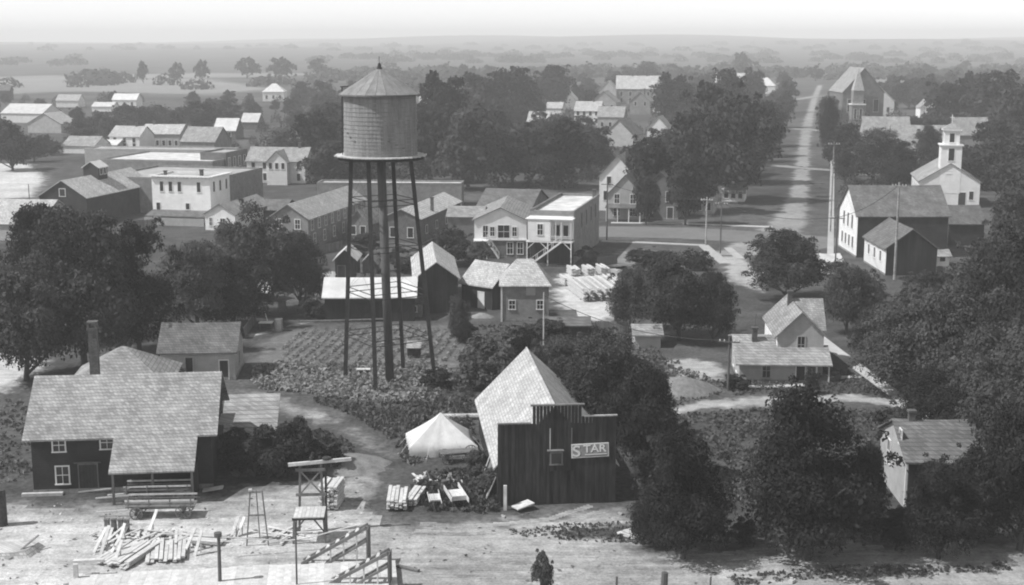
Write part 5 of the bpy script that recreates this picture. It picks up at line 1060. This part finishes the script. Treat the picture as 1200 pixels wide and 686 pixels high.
for a in [
 (575, 476, 396, 78, 'leafy bush along the left of the board barn roof'), (556, 455, 412, 50, 'dark bush at the garden end near the barn'), (612, 430, 384, 50, 'bush at the picket fence'),
 (315, 560, 498, 70, 'dark bush between workshop and hoist frame'), (352, 552, 488, 62, 'leafy bush by the cart track bend'), (277, 552, 500, 52, 'bush against the workshop end wall'), (380, 552, 512, 50, 'low bush on the track side of the mound'),
 (528, 310, 264, 58, 'bush behind the steep roofed stable'), (560, 312, 282, 36, 'bush below the outside stair of the white shop'), (470, 318, 290, 50, 'low bush between tower legs and brick shop'),
 (688, 310, 288, 30, 'dark bush at the side wall of the flat roofed store'), (760, 312, 290, 60, 'low bush on the vacant lot'), (815, 316, 298, 36, 'low bush by the corner walk'),
 (862, 455, 438, 34, 'small bush at the foot of the dark pole'), (951, 462, 432, 22, 'dark shrub before the porch of the pale house'), (1040, 500, 476, 40, 'shrub on the grass below the sidewalk'), (636, 700, 644, 27, 'small lone shrub on the lower road'),
 (560, 560, 526, 30, 'weedy bush beside the cart box'), (575, 582, 548, 34, 'weedy bush at the barn wall foot'), (512, 455, 430, 40, 'weedy clump below the right tower leg'), (640, 398, 372, 60, 'bush covering the low shed roof'), (868, 640, 606, 40, 'low dark bush at the road tree foot'), (770, 580, 505, 60, 'tall bush right of the board barn'),
 (880, 622, 618, 50, 'pale low weeds beneath the road trees'), (425, 300, 270, 46, 'bush behind the tiny gabled shed'), (366, 372, 346, 40, 'low shrub at the garden corner'), (205, 452, 430, 40, 'shrub at the pale cottage corner'), (545, 400, 378, 34, 'shrub beside the thin young tree'), (1085, 345, 318, 60, 'shrub at the foot of the hall wing'), (1010, 345, 322, 44, 'shrub by the hall walk'),
]: ptree(a[0], a[1], a[2], a[3], a[4], **B)
ptree(538, 402, 343, 30, 'thin young tree at the back of the garden', var=1)
def tlabel(P, base='shade tree'):
    b = min(HB, key=lambda q: (q[6]-P).length-q[7]); d = (b[6]-P).length-b[7]; nm = b[8]
    wh = 'close behind' if P.y > b[6].y+4 else 'just in front of' if P.y < b[6].y-4 else 'right beside'
    if d > 28: return None
    l = 'dark leafy %s %s the %s' % (base, wh, nm.replace('_', ' ')); return l, 'trees %s the %s' % (wh, nm.replace('_', ' '))
def TL(P): return tlabel(P)
def sized(q, h, wd):                                    # trees with no building near are told apart by build
    a = ('tall' if h > 12.6 else 'low' if h < 10.4 else 'middling')+' '+('broad' if wd/h > 1.03 else 'slender' if wd/h < .9 else 'rounded')
    return a+' '+q[0], a+' '+q[1]
# street and town trees: set out by eye, then a scatter in the groves
gmid = 'shade trees in the town groves'; lmid = 'dark leafy shade tree in the dense town groves'
for a in [(760, 252, 160, 74), (815, 250, 130, 84), (862, 236, 108, 110), (880, 216, 120, 66), (835, 215, 96, 90), (650, 222, 138, 90), (600, 216, 150, 90), (548, 222, 120, 90), (505, 214, 130, 80), (520, 190, 84, 80), (385, 222, 160, 76), (365, 205, 130, 60), (395, 180, 120, 60),
          (420, 205, 140, 60), (690, 205, 148, 70), (780, 205, 150, 60), (640, 190, 130, 80), (580, 196, 120, 70), (560, 160, 85, 70), (600, 150, 78, 70), (650, 130, 76, 60), (750, 100, 70, 50), (790, 150, 85, 60), (850, 150, 80, 56), (896, 184, 118, 40), (880, 130, 78, 40),
          (1110, 160, 92, 70), (1165, 165, 82, 90), (1195, 190, 95, 80), (1180, 240, 160, 90), (1195, 300, 200, 90), (1140, 150, 84, 50), (1065, 128, 92, 50), (1085, 130, 86, 44), (970, 165, 110, 30), (1160, 205, 140, 60), (1105, 150, 118, 30),
          (880, 190, 130, 50), (903, 172, 118, 40), (915, 150, 104, 32), (922, 132, 94, 30), (974, 150, 112, 22), (976, 128, 104, 18), (860, 205, 150, 60), (990, 215, 172, 30), (757, 263, 196, 34), (803, 264, 178, 56), (738, 240, 170, 40), (15, 200, 138, 60), (40, 190, 160, 36), (95, 168, 140, 40), (120, 160, 130, 40), (160, 152, 124, 50), (185, 150, 122, 44), (235, 152, 118, 44), (262, 146, 116, 50), (60, 182, 165, 30), (370, 180, 132, 44), (335, 190, 150, 40), (470, 180, 120, 44)]:
    q = TL(gp(a[0], a[1])) or sized((lmid, gmid), zat(gp(a[0], a[1]), a[2]), a[3]/pxm(a[1])); ptree(a[0], a[1], a[2], a[3], q[0], MID, group=q[1])
def clear(P, h, wd):
    q = P.copy(); x, y0 = proj(P); q.z = h; _, yt = proj(q); half = wd/2*pxm(y0)
    for xl, xr, yr, ye, yb, D, c, r, _ in HB:
        if (P-c).to_2d().length < r+wd*.42: return False
        if P.y < D and x+half*.7 > xl and x-half*.7 < xr and yt < ye+.3*(yb-ye) and y0 > yr: return False
    for i in range(len(RD)-1):
        a, b = gp(*RD[i]), gp(*RD[i+1]); f_ = max(0, min(1, (P-a).dot(b-a)/(b-a).length_squared))
        if (P-a.lerp(b, f_)).length < 5+wd*.42: return False
    return True
def scatter(n, x0, x1, y0, y1, hr, lib, label, group, gap):
    k = 0; tries = 0; pos = []
    while k < n and tries < n*40:
        tries += 1; u = TR.random(); D0, D1 = gp(600, y0).y, gp(600, y1).y; D = 1/(1/D1+(1/D0-1/D1)*u) if TR.random() < .6 else D1+(D0-D1)*u
        px = TR.uniform(x0, x1); P = Vector(((px-600)/F*(D*CP+H*SP), D, 0)); h = TR.uniform(*hr); wd = h*TR.uniform(.8, 1.15)
        if any((P-p).length < gap for p in pos) or not clear(P, h, wd): continue
        pos.append(P); q = tlabel(P) or sized((label, group), h, wd); tree(P, h, wd, q[0], lib, group=q[1]); k += 1
scatter(125, 345, 905, 116, 222, (9, 15), MID, lmid, gmid, 8)
scatter(40, 985, 1230, 118, 240, (9, 14), MID, 'dark leafy tree in the grove behind the churches', 'trees in the grove behind the churches', 9)
scatter(34, -30, 345, 122, 186, (6, 10), MID, 'shade tree between the houses on the field side of town', 'trees on the field side of town', 10)
scatter(60, 520, 960, 88, 120, (10, 15), FARC, 'hazy tree in the far belt beyond the houses', 'far tree belt', 14)
scatter(24, 1040, 1230, 86, 120, (10, 15), FARC, 'hazy tree beyond the brick church', 'trees beyond the brick church', 14)
for a in [(168, 98, 70, 18), (208, 96, 72, 24), (237, 96, 69, 24), (290, 92, 66, 40), (330, 94, 66, 44), (372, 90, 67, 40), (868, 88, 60, 30), (990, 98, 84, 18), (1045, 112, 86, 24)]:
    ptree(a[0], a[1], a[2], a[3]*.8, 'lone hazy tree standing in the far fields', FARC, group='lone field trees', var=1)
def canopy(n, x0, x1, y0, y1, hr, seed, name, label):
    rng = np.random.default_rng(seed); r2 = random.Random(seed); Cc = []; Nn = []; Sz = []; k = 0; tr = 0
    while k < n and tr < n*30:
        tr += 1; u = r2.random(); D0, D1 = gp(600, y0).y, gp(600, y1).y; D = 1/(1/D1+(1/D0-1/D1)*u) if r2.random() < .6 else D1+(D0-D1)*u; px = r2.uniform(x0, x1); P = Vector(((px-600)/F*(D*CP+H*SP), D, 0)); h = r2.uniform(*hr); wd = h*r2.uniform(.9, 1.5)
        if not clear(P, h, wd*.8): continue
        k += 1; m_ = 420; u = rng.normal(size=(m_, 3)); u /= np.linalg.norm(u, axis=1)[:, None]; u[:, 2] = abs(u[:, 2]); q = u*np.array([wd/2, wd/2, h])*(rng.uniform(.5, 1.06, (m_, 1))**.6)*(1+.2*np.sin(u[:, :1]*8+k)*np.cos(u[:, 1:2]*7+k))
        Cc.append(np.array([P.x, P.y, 0])+q); v = u*.8+rng.normal(size=(m_, 3))*.5; Nn.append(v/np.linalg.norm(v, axis=1)[:, None]); Sz.append(np.full(m_, wd*.028)*rng.uniform(.6, 1.5, m_))
    return tag(link(name, quads(name, np.concatenate(Cc), np.concatenate(Nn), np.concatenate(Sz), 'leaf', rng)), label, 'trees', kind='stuff')
canopy(230, 345, 905, 108, 220, (4.5, 8.5), 5, 'grove_canopy', 'low leafy canopy that fills the town groves between the shade trees')
canopy(90, 985, 1230, 108, 230, (4.5, 8.5), 6, 'grove_canopy', 'low leafy canopy that fills the grove behind the churches')
canopy(60, -30, 345, 118, 186, (3, 6), 7, 'hedge_growth', 'low hedges and shrubs between the houses on the field side')
# woods on the skyline, too far to tell apart
rng = np.random.default_rng(77); Cc = []; Nn = []; Sz = []
for x0, x1, D0, D1, n in ((-300, 2000, 1900, 2600, 200), (-1500, -500, 1700, 2200, 26), (-150, 1300, 1150, 1500, 220), (-380, 0, 950, 1250, 26), (-2500, 3200, 3000, 4300, 160)):
    for _ in range(n):
        D = rng.uniform(D0, D1); x = rng.uniform(x0, x1); hh = rng.uniform(6, 11); ww = rng.uniform(14, 50); z0 = float(hillz(x, D))
        u = rng.normal(size=(110, 3)); u /= np.linalg.norm(u, axis=1)[:, None]; u[:, 2] = abs(u[:, 2]); Cc.append(np.array([x, D, max(z0, 0)])+u*np.array([ww/2, ww/2, hh])*rng.uniform(.75, 1.05, (110, 1))); Nn.append(u+rng.normal(size=(110, 3))*.4); Sz.append(np.full(110, ww*.05))
Nn = np.concatenate(Nn); Nn /= np.linalg.norm(Nn, axis=1)[:, None]
tag(link('far_woods', quads('far_woods', np.concatenate(Cc), Nn, np.concatenate(Sz), 'leaf', rng)), 'hazy belt of far woods along the skyline', 'woods', kind='stuff')
# crops in rows, weeds and rough grass
def fill(name, label, cat, polypx, n, size, hgt, m, seed, rows=None, cl=5, upr=.5, avoid=()):
    rng = np.random.default_rng(seed); poly = [tuple(gp(*p)[:2]) for p in polypx]; xs = [p[0] for p in poly]; ys = [p[1] for p in poly]
    if rows:
        gx = np.arange(min(xs), max(xs), rows[0]); gy = np.arange(min(ys), max(ys), rows[1]); X, Y = np.meshgrid(gx, gy); X = X.ravel()+rng.normal(0, .06, X.size)+.12*(Y.ravel()-min(ys)); Y = Y.ravel()+rng.normal(0, .12, Y.size)
    else: X = rng.uniform(min(xs), max(xs), n); Y = rng.uniform(min(ys), max(ys), n)
    keep = sdist(X, Y, poly) > .2*rng.random(X.size)
    for av in avoid: keep &= sdist(X, Y, [tuple(gp(*p)[:2]) for p in av]) < 0
    if not rows: keep &= (vnoise(X, Y, .5, seed)+rng.uniform(-.6, .6, X.size)) > -.25
    X, Y = X[keep], Y[keep]; k = len(X); g = rng.uniform(.7, 1.35, k); Cc = np.repeat(np.stack([X, Y, np.zeros(k)], 1), cl, 0); gg = np.repeat(g, cl)[:, None]
    d = rng.normal(size=(k*cl, 3)); d[:, 2] = abs(d[:, 2]); d /= np.linalg.norm(d, axis=1)[:, None]; Cc = Cc+d*gg*np.array([size*1.5, size*1.5, hgt]); Cc[:, 2] = np.maximum(Cc[:, 2], size*.5)
    Nn = rng.normal(size=(k*cl, 3)); Nn[:, 2] = abs(Nn[:, 2])*(1-upr)*3; Nn /= np.linalg.norm(Nn, axis=1)[:, None]
    return tag(link(name, quads(name, Cc, Nn, size*gg*rng.uniform(.6, 1.2, (k*cl, 1)), m, rng)), label, cat, kind='stuff')
YARDP = [(262, 462), (285, 456), (335, 464), (395, 482), (440, 508), (470, 550), (452, 585), (425, 540), (420, 520), (395, 503), (345, 490), (285, 480)]
fill('crop_rows', 'rows of leafy vegetables growing around the water tower', 'crops', [(330, 398), (350, 388), (480, 382), (540, 388), (545, 420), (505, 428), (400, 430), (330, 425)], 0, .11, .3, 'crop', 1, rows=(1.25, .4), cl=6)
fill('squash_patch', 'broad leaved plants in the lower garden', 'crops', [(290, 432), (330, 424), (400, 429), (510, 427), (545, 440), (500, 472), (440, 474), (350, 462), (300, 455)], 3200, .15, .3, 'crop', 2, cl=7)
fill('weeds', 'rough weeds below the garden toward the tent', 'weeds', [(355, 468), (440, 474), (545, 445), (560, 470), (560, 500), (545, 530), (480, 548), (470, 540), (445, 508), (400, 482)], 4200, .13, .35, 'grassblade', 3, cl=6, upr=.8)
fill('weeds', 'weedy growth around the cart box and barn foot', 'weeds', [(500, 560), (560, 545), (582, 560), (586, 600), (560, 604), (500, 600), (480, 575)], 1700, .13, .4, 'leaf2', 4, cl=6, upr=.8)
fill('weeds', 'grassy clumps on the verge in the middle of the road', 'weeds', [(590, 622), (680, 613), (735, 612), (775, 618), (770, 640), (690, 636), (610, 630)], 900, .07, .12, 'grassblade', 5, cl=5, upr=.8)
fill('weeds', 'long grass on the meadow below the lane', 'weeds', [(770, 490), (860, 480), (1060, 482), (1100, 500), (1050, 540), (1040, 600), (860, 600), (780, 560)], 6000, .11, .25, 'grassblade', 6, cl=5, upr=.8)
fill('weeds', 'rough grass between workshop and left edge', 'weeds', [(-40, 470), (35, 470), (38, 560), (-40, 580)], 1500, .11, .25, 'grassblade', 7, cl=5, upr=.8)
fill('weeds', 'rough grass behind the barn and hip roofed shop', 'weeds', [(540, 385), (640, 378), (740, 385), (780, 420), (850, 450), (850, 462), (780, 480), (560, 460)], 5500, .12, .28, 'grassblade', 8, cl=5, upr=.8)
fill('weeds', 'weedy fringe along the cart track and mound', 'weeds', [(330, 500), (395, 510), (415, 525), (420, 540), (398, 554), (330, 560), (270, 560), (270, 520)], 2200, .12, .3, 'grassblade', 9, cl=6, upr=.8)
fill('weeds', 'lawn grass around the pale clapboard house', 'weeds', [(850, 448), (960, 430), (1000, 435), (1050, 470), (1000, 462), (860, 464)], 2200, .09, .14, 'grassblade', 10, cl=5, upr=.8)
fill('weeds', 'dark grass on the ditch bank of the lower road', 'weeds', [(850, 676), (1000, 662), (1100, 664), (1180, 658), (1190, 670), (1080, 676), (980, 680), (860, 688)], 1600, .07, .12, 'grassblade', 11, cl=5, upr=.8)

def litter(name, label, cat, polypx, n, m, seed, s0=.04, s1=.16):
    rng = np.random.default_rng(seed); poly = [tuple(gp(*p)[:2]) for p in polypx]; xs = [p[0] for p in poly]; ys = [p[1] for p in poly]; X = rng.uniform(min(xs), max(xs), n); Y = rng.uniform(min(ys), max(ys), n)
    k = (sdist(X, Y, poly) > 0) & (vnoise(X, Y, .4, seed)+rng.uniform(-.5, .5, n) > 0); X, Y = X[k], Y[k]; Nn = rng.normal(size=(len(X), 3))*.35+np.array([0, 0, 1]); Nn /= np.linalg.norm(Nn, axis=1)[:, None]; sz = rng.uniform(s0, s1, len(X))
    return tag(link(name, quads(name, np.stack([X, Y, .03+sz*.3], 1), Nn, sz, m, rng, 2.0)), label, cat, kind='stuff')
YD = [(-40, 590), (240, 580), (420, 560), (450, 590), (460, 615), (740, 590), (770, 640), (1200, 640), (1200, 690), (0, 690)]
litter('wood_chips', 'pale wood chips strewn over the dirt yard', 'chips', [(60, 590), (440, 575), (440, 650), (60, 670)], 420, 'lumber', 5, .03, .1)
litter('dark_litter', 'dark scraps and dung strewn over the dirt yard and road', 'litter', YD, 450, 'oldwood', 6, .03, .1)
litter('tufts', 'stray tufts of grass along the dirt yard and road', 'grass', YD, 500, 'grassblade', 7, .05, .12)

# ------------------------------------------------------------------ haze
hz = MB().box((0, 3350, 37), (10800, 7500, 78.0)).mesh('haze'); hm = bpy.data.materials.new('haze'); hm.use_nodes = True; hn = hm.node_tree; hn.nodes.clear()
pv = hn.nodes.new('ShaderNodeVolumePrincipled'); pv.inputs['Color'].default_value = (1, 1, 1, 1); pv.inputs['Density'].default_value = .00034; pv.inputs['Anisotropy'].default_value = .0
ho = hn.nodes.new('ShaderNodeOutputMaterial'); hn.links.new(pv.outputs[0], ho.inputs['Volume']); hz.materials.append(hm)
h = link('haze', hz); h['kind'] = 'stuff'
for o in bpy.data.objects:
    for k in ('W', 'D', 'ze', 'zr'):
        if k in o: del o[k]
